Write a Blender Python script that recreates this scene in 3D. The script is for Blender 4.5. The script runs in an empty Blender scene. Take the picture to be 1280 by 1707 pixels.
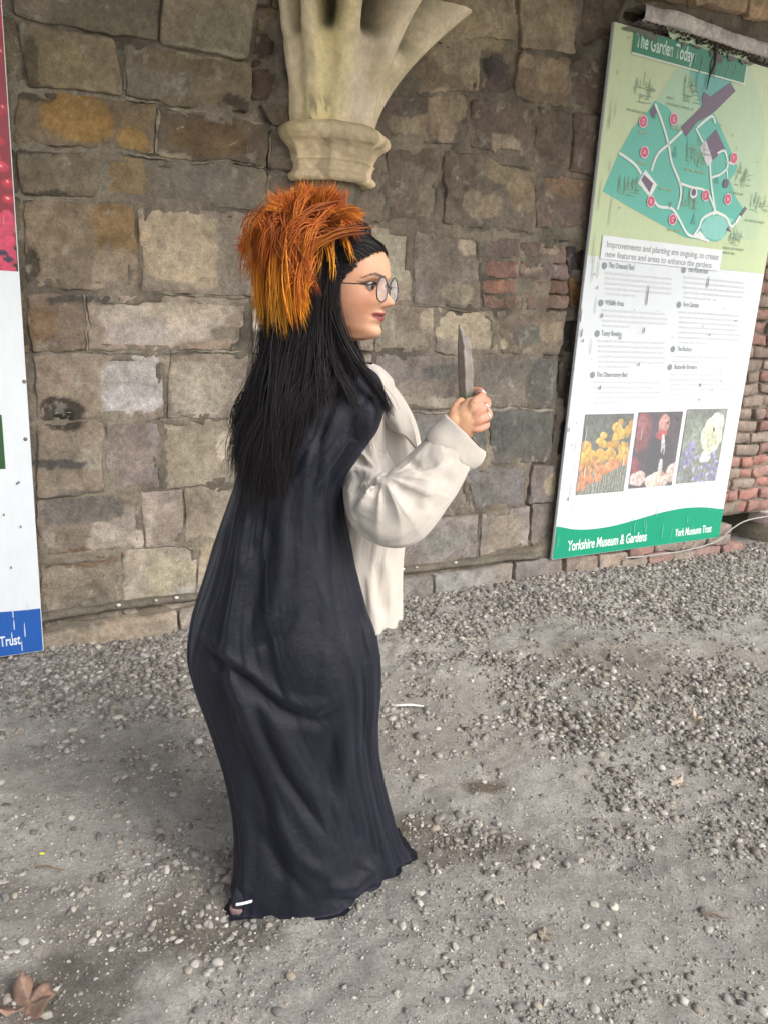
import bpy, bmesh, math, random
import numpy as np
from mathutils import Vector, Matrix
from mathutils.bvhtree import BVHTree
random.seed(7); rng = np.random.default_rng(11)
sc = bpy.context.scene
COL = sc.collection
# ------------------------------------------------------------------ camera
FPX = 1285.0; TH = math.radians(14.9); RO = math.radians(3.2); HC = 1.5
CX, CY = 640.0, 853.5
_H = np.array([1, 0, 0.]); _f = np.array([0, math.cos(TH), -math.sin(TH)]); _U = np.array([0, math.sin(TH), math.cos(TH)])
_r = math.cos(RO)*_H + math.sin(RO)*_U; _u = -math.sin(RO)*_H + math.cos(RO)*_U
CAM = np.array([0, 0, HC])
cd = bpy.data.cameras.new('camera'); cam = bpy.data.objects.new('camera', cd); COL.objects.link(cam)
M = Matrix(((_r[0], _u[0], -_f[0], 0), (_r[1], _u[1], -_f[1], 0), (_r[2], _u[2], -_f[2], HC), (0, 0, 0, 1)))
cam.matrix_world = M
cd.sensor_fit = 'VERTICAL'; cd.sensor_height = 24.0; cd.lens = 24.0*FPX/1707.0
cd.clip_start = 0.05; cd.clip_end = 1500
sc.camera = cam
# ------------------------------------------------------------------ light
SUN_EL, SUN_AZ = math.radians(38), math.radians(128)      # azimuth clockwise from +Y
w = bpy.data.worlds.new('World'); sc.world = w; w.use_nodes = True
nt = w.node_tree; nt.nodes.clear()
sky = nt.nodes.new('ShaderNodeTexSky'); sky.sky_type = 'NISHITA'; sky.sun_disc = False
sky.sun_elevation = SUN_EL; sky.sun_rotation = SUN_AZ; sky.dust_density = 4.0; sky.ozone_density = 1.0
bg = nt.nodes.new('ShaderNodeBackground'); bg.inputs['Strength'].default_value = 0.15
hs = nt.nodes.new('ShaderNodeHueSaturation'); hs.inputs['Saturation'].default_value = 0.42
wo = nt.nodes.new('ShaderNodeOutputWorld')
nt.links.new(sky.outputs[0], hs.inputs['Color']); nt.links.new(hs.outputs[0], bg.inputs[0]); nt.links.new(bg.outputs[0], wo.inputs[0])
sd = bpy.data.lights.new('sun', 'SUN'); sd.energy = 1.15; sd.angle = math.radians(40); sd.color = (1, .985, .97)
so = bpy.data.objects.new('sun', sd); COL.objects.link(so)
_d = Vector((math.sin(SUN_AZ)*math.cos(SUN_EL), math.cos(SUN_AZ)*math.cos(SUN_EL), math.sin(SUN_EL)))
so.rotation_euler = _d.to_track_quat('Z', 'Y').to_euler(); so.location = _d*20
vs = sc.view_settings; vs.view_transform = 'Standard'; vs.look = 'None'; vs.gamma = 1; vs.use_curve_mapping = False; vs.exposure = 0.74
sc.cycles.max_bounces = 6; sc.cycles.diffuse_bounces = 4
# ------------------------------------------------------------------ helpers
def ray(x, y): return _f + _r*((x-CX)/FPX) - _u*((y-CY)/FPX)
def gnd(x, y, z=0.0):
    d = ray(x, y); return CAM + d*((z-HC)/d[2])
def at(x, y, Y):
    d = ray(x, y); return CAM + d*(Y/d[1])
WA = math.radians(29.0)
WT = np.array([math.cos(WA), math.sin(WA), 0]); WN = np.array([math.sin(WA), -math.cos(WA), 0]); WO = np.array([0, 3.788, 0])
def W(x, y, off=0.0):                       # photo point -> (along wall, height) on the plane 'off' metres in front of the wall
    d = ray(x, y); p0 = WO + WN*off; t = ((p0-CAM)@WN)/(d@WN); p = CAM + d*t
    return float((p-WO)@WT), float(p[2])
def lin(c): 
    c = np.asarray(c, float)/255.0
    return np.where(c <= .04045, c/12.92, ((c+.055)/1.055)**2.4)
def _h(ix, iy, iz, s):
    h = (ix*374761393 + iy*668265263 + iz*2147483647 + s*974634777) & 0xFFFFFFFF
    h = ((h ^ (h >> 13))*1274126177) & 0xFFFFFFFF
    h = ((h ^ (h >> 16))*2246822519) & 0xFFFFFFFF
    return ((h ^ (h >> 15)) & 0xFFFFFF)/float(0xFFFFFF)*2-1
def vn(p, s=0):
    p = np.asarray(p, float); i = np.floor(p).astype(np.int64); f = p-i; f = f*f*f*(f*(f*6-15)+10)
    o = 0
    for a in (0, 1):
        for b in (0, 1):
            for c in (0, 1):
                wgt = (f[:, 0] if a else 1-f[:, 0])*(f[:, 1] if b else 1-f[:, 1])*(f[:, 2] if c else 1-f[:, 2])
                o = o + wgt*_h(i[:, 0]+a, i[:, 1]+b, i[:, 2]+c, s)
    return o
def fbm(p, sc_=1.0, octv=4, s=0, gain=.5):
    p = np.asarray(p, float)
    if p.shape[1] == 2: p = np.c_[p, np.zeros(len(p))]
    o = 0; a = 1; t = 0
    for k in range(octv):
        o = o + a*vn(p*sc_*(2.03**k)+k*17.3, s+k); t += a; a *= gain
    return o/t*1.6
def sst(x, a, b): t = np.clip((x-a)/(b-a), 0, 1); return t*t*(3-2*t)
def mesh(name, V, Fc, mat=None, parent=None, col=None, smooth=True, mats=None, mi=None):
    me = bpy.data.meshes.new(name)
    V = np.asarray(V, float)
    if isinstance(Fc, np.ndarray):
        n = Fc.shape[1]
        me.vertices.add(len(V)); me.vertices.foreach_set('co', V.ravel())
        me.loops.add(Fc.size); me.loops.foreach_set('vertex_index', Fc.ravel().astype(np.int32))
        me.polygons.add(len(Fc)); me.polygons.foreach_set('loop_start', np.arange(0, Fc.size, n, dtype=np.int32))
        me.update(calc_edges=True)
    else:
        me.from_pydata([tuple(v) for v in V], [], Fc); me.update()
    if smooth and len(me.polygons): me.polygons.foreach_set('use_smooth', [True]*len(me.polygons))
    if col is not None:
        a = me.attributes.new('Col', 'FLOAT_COLOR', 'POINT')
        c = np.ones((len(V), 4)); c[:, :3] = col; a.data.foreach_set('color', c.ravel())
    if mats:
        for m in mats: me.materials.append(m)
        if mi is not None: me.polygons.foreach_set('material_index', np.asarray(mi, dtype=np.int32))
    elif mat: me.materials.append(mat)
    o = bpy.data.objects.new(name, me); COL.objects.link(o)
    if parent: o.parent = parent
    return o
def empty(name, loc=(0, 0, 0), rz=0.0):
    o = bpy.data.objects.new(name, None); COL.objects.link(o); o.location = loc; o.rotation_euler = (0, 0, rz); o.empty_display_size = .1
    return o
def tag(o, label=None, cat=None, group=None, kind=None):
    if label: o['label'] = label
    if cat: o['category'] = cat
    if group: o['group'] = group
    if kind: o['kind'] = kind
    return o
def gridf(nu, nv, closed=False):            # nv rows of nu verts
    i = np.arange(nv-1)[:, None]; j = np.arange(nu if closed else nu-1)[None, :]
    a = i*nu+j; b = i*nu+(j+1) % nu
    return np.stack([a, b, b+nu, a+nu], -1).reshape(-1, 4)
class Mat:
    def __init__(s, name, base=(.5, .5, .5), rough=.8, **kw):
        s.m = bpy.data.materials.new(name); s.m.use_nodes = True; s.nt = s.m.node_tree; s.b = s.nt.nodes['Principled BSDF']
        s.b.inputs['Base Color'].default_value = (*base, 1); s.b.inputs['Roughness'].default_value = rough
        for k, v in kw.items(): s.b.inputs[k.replace('_', ' ')].default_value = v
    def n(s, t, **kw):
        x = s.nt.nodes.new(t)
        for k, v in kw.items():
            if k in x.inputs: x.inputs[k].default_value = v
            else: setattr(x, k, v)
        return x
    def l(s, a, b): s.nt.links.new(a, b)
    def coords(s, scale=(1, 1, 1)):
        g = s.n('ShaderNodeNewGeometry'); mp = s.n('ShaderNodeMapping'); mp.inputs['Scale'].default_value = scale
        s.l(g.outputs['Position'], mp.inputs['Vector']); return mp.outputs[0]
    def vary(s, attr=None, layers=((12, .35), (60, .3)), bump=((40, .5),), dist=.004, scale=(1, 1, 1), rv=0):
        co = s.coords(scale)
        if attr:
            a = s.n('ShaderNodeAttribute'); a.attribute_name = attr; cur = a.outputs['Color']
        else:
            c = s.n('ShaderNodeRGB'); c.outputs[0].default_value = s.b.inputs['Base Color'].default_value; cur = c.outputs[0]
        for sc_, amt in layers:
            no = s.n('ShaderNodeTexNoise'); no.inputs['Scale'].default_value = sc_; no.inputs['Detail'].default_value = 6; no.inputs['Roughness'].default_value = .62
            s.l(co, no.inputs['Vector'])
            mr = s.n('ShaderNodeMapRange'); mr.inputs['From Min'].default_value = .25; mr.inputs['From Max'].default_value = .75
            mr.inputs['To Min'].default_value = 1-amt; mr.inputs['To Max'].default_value = 1+amt; mr.clamp = False
            s.l(no.outputs['Fac'], mr.inputs['Value'])
            vm = s.n('ShaderNodeVectorMath', operation='SCALE'); s.l(cur, vm.inputs[0]); s.l(mr.outputs[0], vm.inputs['Scale']); cur = vm.outputs[0]
        s.l(cur, s.b.inputs['Base Color'])
        prev = None
        for sc_, st in bump:
            no = s.n('ShaderNodeTexNoise'); no.inputs['Scale'].default_value = sc_; no.inputs['Detail'].default_value = 5; no.inputs['Roughness'].default_value = .65
            s.l(co, no.inputs['Vector'])
            bu = s.n('ShaderNodeBump'); bu.inputs['Strength'].default_value = st; bu.inputs['Distance'].default_value = dist
            s.l(no.outputs['Fac'], bu.inputs['Height'])
            if prev: s.l(prev, bu.inputs['Normal'])
            prev = bu.outputs[0]
        if prev: s.l(prev, s.b.inputs['Normal'])
        return s
m_stone = Mat('weathered_stone', rough=.92).vary('Col', ((9, .20), (45, .30), (170, .28), (500, .15)), ((22, .5), (90, .7), (260, .5)), .009).m
m_mortar = Mat('old_mortar', (.16, .14, .12), .95).vary(None, ((6, .4), (50, .35)), ((60, .8),), .01).m
m_brick = Mat('old_brick', rough=.93).vary('Col', ((25, .3), (120, .25)), ((60, .7), (200, .4)), .008).m
m_ground = Mat('trodden_earth', rough=.93).vary('Col', ((3, .12), (22, .2), (110, .32), (380, .30)), ((45, .55), (130, .9), (420, .8)), .010).m
m_peb = Mat('pebble', rough=.8).vary('Col', ((60, .2), (300, .15)), ((200, .3),), .003).m
m_capital = Mat('carved_limestone', rough=.88).vary('Col', ((7, .16), (40, .16), (150, .1)), ((30, .35), (140, .3)), .006).m
def plain(name, rgb, rough=.6, **kw): return Mat(name, tuple(lin(rgb)), rough, **kw).m
def quadbox(lo, hi):
    x0, y0, z0 = lo; x1, y1, z1 = hi
    V = [(x0, y0, z0), (x1, y0, z0), (x1, y1, z0), (x0, y1, z0), (x0, y0, z1), (x1, y0, z1), (x1, y1, z1), (x0, y1, z1)]
    return V, [(0, 3, 2, 1), (4, 5, 6, 7), (0, 1, 5, 4), (1, 2, 6, 5), (2, 3, 7, 6), (3, 0, 4, 7)]
def bevbox(name, lo, hi, mat, parent=None, bev=.004):
    bm = bmesh.new(); V, Fc = quadbox(lo, hi); vs_ = [bm.verts.new(v) for v in V]
    for f_ in Fc: bm.faces.new([vs_[i] for i in f_])
    bmesh.ops.bevel(bm, geom=bm.edges[:], offset=bev, segments=2, affect='EDGES')
    me = bpy.data.meshes.new(name); bm.to_mesh(me); bm.free(); me.materials.append(mat)
    o = bpy.data.objects.new(name, me); COL.objects.link(o)
    if parent: o.parent = parent
    return o
# ================================================================== ground
def axis(lo, hi, step, far):
    c = np.arange(lo, hi+1e-6, step); g = [c[-1]]; st = step
    while g[-1] < far: st *= 1.35; g.append(g[-1]+st)
    g2 = [c[0]]; st = step
    while g2[-1] > -far: st *= 1.35; g2.append(g2[-1]-st)
    return np.array(g2[1:][::-1]+list(c)+g[1:])
def wall_dist(x, y): return -((x-WO[0])*WN[0]+(y-WO[1])*WN[1])*-1.0   # metres in front of the wall
# patches in photo coordinates laid on the ground: (x, y, rx, ry metres, amount)
DENSE = [(60, 1130, .55, .22, 1.), (230, 1110, .45, .2, 1.), (350, 1075, .35, .15, .9), (720, 1045, .35, .25, 1.), (900, 1010, .6, .3, 1.), (1090, 985, .7, .4, 1.), (1240, 960, .6, .4, .9),
         (870, 1150, .16, .2, .95), (920, 1190, .2, .2, 1.), (960, 1220, .16, .14, .9), (1050, 1160, .35, .3, .6), (1180, 1150, .4, .35, .55), (1240, 1260, .25, .25, .6), (1060, 1330, .25, .2, .6), (1180, 1370, .2, .2, .5), (1020, 1390, .22, .1, .65),
         (760, 1385, .17, .1, .8), (900, 1430, .3, .07, .45), (1270, 1340, .1, .12, .6), (130, 1190, .5, .1, .4), (720, 1100, .3, .09, .6), (330, 1440, .2, .16, .45), (230, 1560, .3, .1, .4), (90, 1480, .25, .06, .25)]
BARE = [(740, 1160, .3, .12), (720, 1240, .25, .15), (920, 1320, .2, .14), (880, 1540, .3, .2), (1100, 1600, .4, .25), (160, 1370, .3, .12), (90, 1420, .25, .1), (980, 1110, .3, .07), (1230, 1070, .3, .07)]
def gpatch(P, lst, wt=None):
    o = np.zeros(len(P))
    for it in lst:
        c = gnd(it[0], it[1]); a = it[4] if len(it) > 4 else 1
        d = np.sqrt(((P[:, 0]-c[0])/it[2])**2+((P[:, 1]-c[1])/it[3])**2)
        o = np.maximum(o, a*np.clip(1.35-d, 0, 1))
    return o
def gheight(P):
    n = fbm(P, 1.3, 3, 3)*.012 + fbm(P, 7, 3, 9)*.006
    fine = fbm(P, 22, 3, 21, .6)*.0075
    nearw = np.exp(-np.clip(wall_dist(P[:, 0], P[:, 1]), 0, 9)/.25)*.02
    bare = gpatch(P, BARE); rug = np.clip(1-bare*.7, 0, 1)
    pit = 0
    for (x, y, rr, dp) in ((770, 1400, .16, .014), (105, 1660, .16, .012), (225, 1555, .15, .012), (1130, 1200, .2, .01), (1270, 1560, .1, .012), (800, 1305, .07, .006)):
        c = gnd(x, y); d2 = ((P[:, 0]-c[0])**2+((P[:, 1]-c[1])*1.6)**2)/rr**2
        pit = pit - dp*np.exp(-d2)
    big = np.exp(-((P[:, 0]-1)**2+(P[:, 1]-3)**2)/80)
    return (n*rug+fine*rug+nearw+pit)*big
gx = axis(-2.2, 4.3, .0158, 260); gy = axis(.8, 5.9, .0158, 260)
X, Y = np.meshgrid(gx, gy); P2 = np.c_[X.ravel(), Y.ravel()]
Zg = gheight(P2)
base = lin((176, 172, 165)); c = np.tile(base, (len(P2), 1))
n = fbm(P2, 2.2, 4, 31); c = c*(1+.22*n+.14*fbm(P2, 9, 4, 35))[:, None]
for (x, y, rx, ry, rgb, k) in ((800, 1310, .07, .04, (96, 78, 52), .8), (760, 1400, .2, .09, (92, 78, 62), .6), (700, 1370, .12, .05, (95, 84, 66), .5), (960, 1210, .22, .12, (112, 98, 76), .6), (1060, 1120, .5, .25, (120, 107, 86), .5),
                               (230, 1560, .28, .1, (104, 96, 82), .55), (105, 1665, .2, .1, (84, 76, 66), .7), (640, 1230, .6, .25, (158, 150, 140), .5), (1180, 1090, .6, .12, (170, 160, 148), .5), (150, 1280, .5, .2, (150, 143, 134), .4),
                               (1180, 1500, .4, .2, (150, 146, 142), .4), (350, 1520, .2, .15, (108, 98, 84), .5), (60, 1500, .3, .1, (112, 106, 96), .4), (760, 1150, .4, .1, (165, 155, 142), .5)):
    g = gnd(x, y); d = np.sqrt(((P2[:, 0]-g[0])/rx)**2+((P2[:, 1]-g[1])/ry)**2)
    k2 = k*sst(1.25-d+.35*fbm(P2, 9, 3, 77), 0, .7); c = c*(1-k2[:, None])+lin(rgb)*k2[:, None]
far = sst(np.hypot(P2[:, 0]-1, P2[:, 1]-2), 9, 14)[:, None]; c = c*(1-far)+np.array([.10, .12, .05])*far
ground = mesh('ground', np.c_[P2, Zg], gridf(len(gx), len(gy)), m_ground, col=c); ground['kind'] = 'structure'
# ---- gravel: real pebbles, one joined mesh per size
def ico(sub):
    bm = bmesh.new(); bmesh.ops.create_icosphere(bm, subdivisions=sub, radius=1)
    V = np.array([v.co[:] for v in bm.verts]); Fc = np.array([[v.index for v in f.verts] for f in bm.faces]); bm.free(); return V, Fc
ICO1, ICO2 = ico(1), ico(2)
PAL = np.array([lin(q) for q in ((180, 175, 168), (158, 153, 147), (138, 134, 128), (196, 190, 182), (160, 150, 136), (122, 117, 112), (142, 134, 126), (168, 162, 156), (150, 142, 132))])
def pebbles(name, P, R, Vb, Fb, lab=None, sink=.44, tint=None, flat=.6):
    n = len(P); V = np.repeat(Vb[None], n, 0)
    V = V*(1+.38*vn((V*1.3+rng.random((n, 1, 3))*90).reshape(-1, 3), 5).reshape(n, -1)[..., None])
    V = V*np.stack([rng.uniform(.75, 1.25, n), rng.uniform(.6, 1., n), rng.uniform(flat*.6, flat*1.25, n)], 1)[:, None, :]*R[:, None, None]
    a = rng.uniform(0, 2*np.pi, n); t = rng.normal(0, .35, n)
    ca, sa, ct, st = np.cos(a), np.sin(a), np.cos(t), np.sin(t)
    x = V[..., 0]*ct[:, None]+V[..., 2]*st[:, None]; z = -V[..., 0]*st[:, None]+V[..., 2]*ct[:, None]; y = V[..., 1]
    V = np.stack([x*ca[:, None]-y*sa[:, None], x*sa[:, None]+y*ca[:, None], z], -1)
    V += np.c_[P, gheight(P)+R*flat*(1-2*sink)][:, None, :]
    Fc = (Fb[None]+(np.arange(n)*len(Vb))[:, None, None]).reshape(-1, 3)
    cc = PAL[rng.integers(0, len(PAL), n)]*rng.uniform(.55, .95, n)[:, None] if tint is None else tint
    cc = np.repeat(cc, len(Vb), 0)
    o = mesh(name, V.reshape(-1, 3), Fc, m_peb, col=cc, smooth=(len(Vb) > 100)); o['kind'] = 'stuff'
    return o
def sample(n, lo, hi, power=1.0, floor=.03, noise=1.):
    out = []; tot = 0
    while tot < n:
        q = np.c_[rng.uniform(-2.4, 4.3, 60000), rng.uniform(.85, 6.0, 60000)]
        wd = wall_dist(q[:, 0], q[:, 1])
        # keep inside what the camera sees (with a generous margin) and in front of the wall
        ok = (wd > -.02) & (np.abs(q[:, 0]) < q[:, 1]*.62+.45)
        d = gpatch(q, DENSE)*(1-.6*gpatch(q, BARE)); d = np.maximum(d, 1.0*np.exp(-np.clip(wd-.12, 0, 9)/.22))
        d = np.clip(d+noise*.35*fbm(q, 3.5, 3, 55)+noise*.3*fbm(q, 11, 2, 58), 0, 1)**power+floor
        ok &= rng.random(len(q)) < d
        q = q[ok]; out.append(q); tot += len(q)
    return np.concatenate(out)[:n]
P = sample(16500, 0, 0, 1.4, .008); R = rng.lognormal(math.log(.0086), .33, len(P)).clip(.0045, .017); nr_ = P[:, 1] < 2.35; R = np.where(nr_, R, R*1.3)
tag(pebbles('gravel', P[~nr_], R[~nr_], *ICO1), 'loose grey gravel lying thick along the foot of the stone wall')
P = P[nr_]; R = R[nr_]; keep_ = rng.random(len(P)) < .75; tag(pebbles('near_gravel', P[keep_], R[keep_], *ICO2), 'scattered gravel bedded in the earth close to the camera')
OCT = (np.array([(1, 0, 0), (-1, 0, 0), (0, 1, 0), (0, -1, 0), (0, 0, 1), (0, 0, -1.)]), np.array([(0, 2, 4), (2, 1, 4), (1, 3, 4), (3, 0, 4), (2, 0, 5), (1, 2, 5), (3, 1, 5), (0, 3, 5)]))
P = sample(30000, 0, 0, 1.0, .06); R = rng.lognormal(math.log(.0048), .35, len(P)).clip(.0025, .009)
tag(pebbles('fine_gravel', P, R, *OCT), 'small grey grit scattered between the larger pebbles on the earth')
P = sample(56000, 0, 0, .3, .8); R = rng.lognormal(math.log(.0034), .42, len(P)).clip(.0014, .009)
tag(pebbles('grit', P, R, *OCT, sink=.56, flat=.5, tint=lin((162, 158, 151))*rng.uniform(.62, 1.12, (len(P), 1))), 'tiny crumbs of grit over the bare trodden earth')
BIG = [(122, 1222, 16), (112, 1240, 12), (138, 1240, 12), (125, 1250, 11), (193, 1304, 11), (225, 1322, 12), (268, 1250, 9), (120, 1365, 11), (215, 1372, 9), (213, 1384, 9), (283, 1250, 8), (250, 1515, 13), (255, 1542, 13), (212, 1495, 13), (210, 1473, 11), (165, 1557, 10), (240, 1580, 10), (330, 1457, 12), (318, 1455, 10),
       (690, 1272, 12), (700, 1298, 12), (718, 1336, 12), (700, 1510, 13), (828, 1503, 13), (668, 1610, 12), (685, 1605, 8), (790, 1605, 10), (975, 1546, 14), (1002, 1546, 15), (1022, 1514, 16), (990, 1508, 13), (1045, 1397, 13), (1025, 1395, 12), (1090, 1582, 14), (1168, 1467, 12), (965, 1440, 12), (820, 1460, 9), (700, 1488, 13), (670, 1545, 13), (655, 1540, 11), (78, 1692, 16), (885, 1565, 16), (1155, 1360, 11), (960, 1378, 6), (780, 1660, 16), (1010, 1540, 10), (735, 1625, 10), (660, 1660, 11),
       (690, 1545, 9), (920, 1530, 10), (1230, 1410, 12), (1260, 1380, 11), (1190, 1290, 9), (880, 1140, 8), (1060, 1030, 8), (300, 1130, 10), (330, 1115, 12), (40, 1140, 14), (190, 1190, 9), (150, 1180, 8)]
P = np.array([gnd(b[0], b[1])[:2] for b in BIG]); R = np.array([b[2]/1285.0*math.hypot(g[0], g[1], 1.5)*.5 for b, g in zip(BIG, P)])
tn = np.array([lin((198, 192, 180))]*len(P))*rng.uniform(.42, .82, len(P))[:, None]
tag(pebbles('large_pebbles', P, R, *ico(3), sink=.42, tint=tn), 'larger pale pebbles lying singly on the earth floor')
# ================================================================== the stone wall
wall = empty('stone_wall', tuple(WO), WA)
tag(wall, 'old weathered wall of large stone blocks with flaking pale patches behind the woman', 'wall')
# local frame of the wall: x along, y into the wall, z up
# stone: four photo corners TL TR BR BL, colour, how proud (m), roughness
S = [
 ([(10,-70),(270,-70),(264,70),(20,28)], (104,98,82), .01, 1), ([(272,-70),(442,-70),(412,94),(268,72)], (118,112,96), .02, 1),
 ([(444,-70),(500,-70),(475,45),(432,45)], (112,100,78), -.03, 1), ([(430,50),(478,50),(478,103),(424,104)], (66,56,46), -.04, 1), ([(425,108),(476,108),(477,164),(425,162)], (72,62,50), -.035, 1),
 ([(-60,10),(22,32),(40,140),(-60,138)], (92,86,70), 0, 1), ([(25,34),(190,66),(200,160),(42,143)], (112,104,84), .015, 1), ([(204,72),(420,98),(418,188),(206,160)], (100,93,76), .005, 1),
 ([(-60,142),(20,146),(24,240),(-60,236)], (84,78,66), 0, 1), ([(22,149),(259,173),(258,254),(26,239)], (104,94,74), .0, 1.2), ([(263,176),(448,206),(446,278),(263,258)], (90,82,68), .0, 1), ([(435,168),(478,170),(484,212),(452,205)], (88,82,70), 0, 1), ([(452,210),(560,218),(560,292),(450,280)], (92,86,74), 0, 1),
 ([(-60,242),(25,246),(28,326),(-60,322)], (90,84,70), 0, 1), ([(27,250),(165,256),(165,330),(31,326)], (100,94,78), .005, 1), ([(170,257),(446,282),(446,354),(174,334)], (100,95,80), .0, .7), ([(450,284),(560,296),(560,362),(450,356)], (104,98,84), 0, .8),
 ([(-60,328),(30,331),(38,478),(-60,474)], (90,84,70), 0, 1), ([(33,334),(226,343),(229,484),(40,478)], (112,101,82), .01, 1), ([(233,345),(440,358),(425,496),(234,487)], (118,110,96), .0, .8), ([(444,360),(605,372),(610,500),(430,497)], (112,106,92), 0, .8),
 ([(-60,482),(38,485),(48,587),(-60,585)], (92,84,70), 0, 1), ([(42,489),(143,490),(146,585),(52,587)], (110,97,80), .005, 1), ([(149,491),(415,499),(412,585),(150,585)], (128,118,104), .0, .9), ([(419,500),(620,503),(620,585),(418,587)], (128,120,106), .02, .9),
 ([(-60,592),(48,591),(58,700),(-60,702)], (92,88,78), 0, 1), ([(52,592),(275,591),(272,697),(62,700)], (114,106,92), .005, 1.1), ([(284,593),(414,590),(408,697),(278,698)], (118,111,98), .0, .8), ([(418,592),(470,592),(470,690),(412,694)], (48,42,38), -.05, 1), ([(474,592),(625,590),(625,684),(474,690)], (110,104,94), 0, 1),
 ([(-60,706),(60,704),(66,828),(-60,836)], (94,90,80), 0, 1), ([(62,704),(172,703),(176,820),(66,829)], (112,104,90), .012, 1), ([(177,703),(268,702),(271,815),(180,820)], (112,104,96), .0, .6), ([(272,701),(640,690),(640,790),(274,815)], (116,112,98), .0, .6),
 ([(-60,842),(64,833),(70,935),(-60,948)], (96,92,84), 0, 1), ([(65,832),(235,822),(242,917),(70,934)], (108,102,90), .0, 1), ([(237,821),(303,816),(308,908),(244,916)], (122,114,102), .0, .5), ([(305,815),(640,794),(640,868),(311,905)], (118,112,98), .0, .7),
 ([(-60,952),(66,939),(74,1046),(-60,1064)], (100,96,88), 0, 1), ([(68,937),(200,921),(203,1028),(75,1045)], (114,108,94), .0, 1), ([(204,920),(330,906),(328,1010),(206,1027)], (132,126,110), .0, .6), ([(333,905),(660,872),(660,956),(331,1009)], (128,122,106), .0, .6),
 # right of the corbel
 ([(740,-70),(855,-70),(852,66),(735,60)], (126,114,94), .01, 1.2), ([(862,-70),(962,-70),(958,94),(864,76)], (130,118,98), .01, 1.2), ([(967,-70),(1065,-70),(1030,60),(962,92)], (84,76,66), -.02, 1.3),
 ([(690,64),(800,68),(802,154),(690,150)], (112,102,86), .0, 1.3), ([(805,70),(860,78),(856,160),(806,156)], (84,76,68), -.01, 1.2), ([(864,82),(950,98),(946,180),(861,164)], (112,100,82), .005, 1.2), ([(955,102),(1060,110),(1060,195),(951,183)], (90,80,68), .0, 1.2),
 ([(600,152),(784,158),(780,240),(600,232)], (98,90,78), .0, 1.3), ([(789,163),(893,172),(886,262),(786,250)], (98,88,76), .0, 1.1), ([(897,174),(950,188),(945,281),(890,266)], (92,84,72), .0, 1), ([(955,188),(1060,200),(1060,305),(949,286)], (96,86,74), .005, 1),
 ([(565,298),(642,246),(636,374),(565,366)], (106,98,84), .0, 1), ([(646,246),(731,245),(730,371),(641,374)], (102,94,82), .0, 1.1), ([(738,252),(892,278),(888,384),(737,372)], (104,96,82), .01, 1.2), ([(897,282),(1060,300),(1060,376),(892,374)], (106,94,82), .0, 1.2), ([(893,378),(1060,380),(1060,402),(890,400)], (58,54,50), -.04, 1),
 ([(608,374),(686,384),(684,505),(608,500)], (136,130,114), .0, .8), ([(692,385),(804,391),(802,515),(690,508)], (112,106,94), .0, .8),
 ([(808,394),(868,397),(868,430),(808,428)], (104,92,82), .0, 1), ([(871,404),(945,405),(945,436),(871,434)], (102,88,76), .0, 1.1), ([(808,431),(866,434),(866,464),(807,462)], (108,86,76), .0, 1), ([(869,437),(945,439),(945,466),(869,464)], (98,86,78), .0, 1.1),
 ([(807,465),(862,467),(862,490),(806,489)], (112,88,76), .0, 1), ([(865,467),(945,469),(944,492),(865,491)], (106,90,80), .0, 1.1), ([(806,492),(876,494),(876,516),(806,515)], (100,84,74), .0, 1), ([(879,494),(944,495),(944,518),(879,517)], (104,90,80), .0, 1.1),
 ([(625,507),(722,516),(720,587),(625,588)], (118,110,96), .0, 1), ([(726,517),(822,520),(830,592),(724,589)], (112,106,94), .0, 1), ([(827,521),(944,522),(932,593),(834,592)], (98,92,82), .0, 1.1),
 ([(628,592),(786,595),(800,678),(628,686)], (100,96,88), .0, .8), ([(790,596),(930,597),(925,682),(804,680)], (98,94,84), .0, .9), ([(628,692),(810,685),(815,776),(628,784)], (94,92,86), .0, .8), ([(815,685),(922,686),(918,771),(820,775)], (88,86,80), .0, .9),
 ([(645,790),(772,781),(790,855),(645,870)], (100,97,90), .0, .8), ([(776,781),(878,778),(872,843),(794,854)], (98,95,88), .0, .8), ([(888,777),(930,775),(926,835),(880,842)], (100,94,86), .0, 1.1),
 ([(664,873),(798,857),(794,927),(664,950)], (108,105,98), .0, .6), ([(802,856),(883,844),(880,912),(798,926)], (116,110,100), .0, .7), ([(887,842),(924,838),(919,905),(883,911)], (96,92,84), -.01, 1.1),
 # dark broken strip beside the panel
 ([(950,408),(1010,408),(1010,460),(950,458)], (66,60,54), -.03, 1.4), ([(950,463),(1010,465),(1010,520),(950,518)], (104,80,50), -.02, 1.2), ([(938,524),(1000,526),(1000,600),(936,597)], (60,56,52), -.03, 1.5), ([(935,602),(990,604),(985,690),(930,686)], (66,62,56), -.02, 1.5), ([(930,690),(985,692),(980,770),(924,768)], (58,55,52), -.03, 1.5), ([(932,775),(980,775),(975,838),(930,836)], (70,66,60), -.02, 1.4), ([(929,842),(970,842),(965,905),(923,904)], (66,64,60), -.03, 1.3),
]
PL = [([(-60,1082),(6,1065),(6,1112),(-60,1125)], (122,116,104)), ([(9,1064),(294,1018),(294,1075),(9,1120)], (132,124,108)), ([(298,1017),(520,985),(520,1040),(298,1074)], (118,112,100)), ([(524,984),(716,958),(716,1012),(524,1040)], (116,113,104)),
      ([(720,957),(850,938),(850,985),(720,1011)], (118,115,106)), ([(855,937),(932,926),(932,970),(855,984)], (114,110,100)), ([(938,925),(990,922),(992,975),(940,972)], (122,112,98)), ([(993,922),(1046,918),(1046,968),(994,975)], (128,118,104))]
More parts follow.
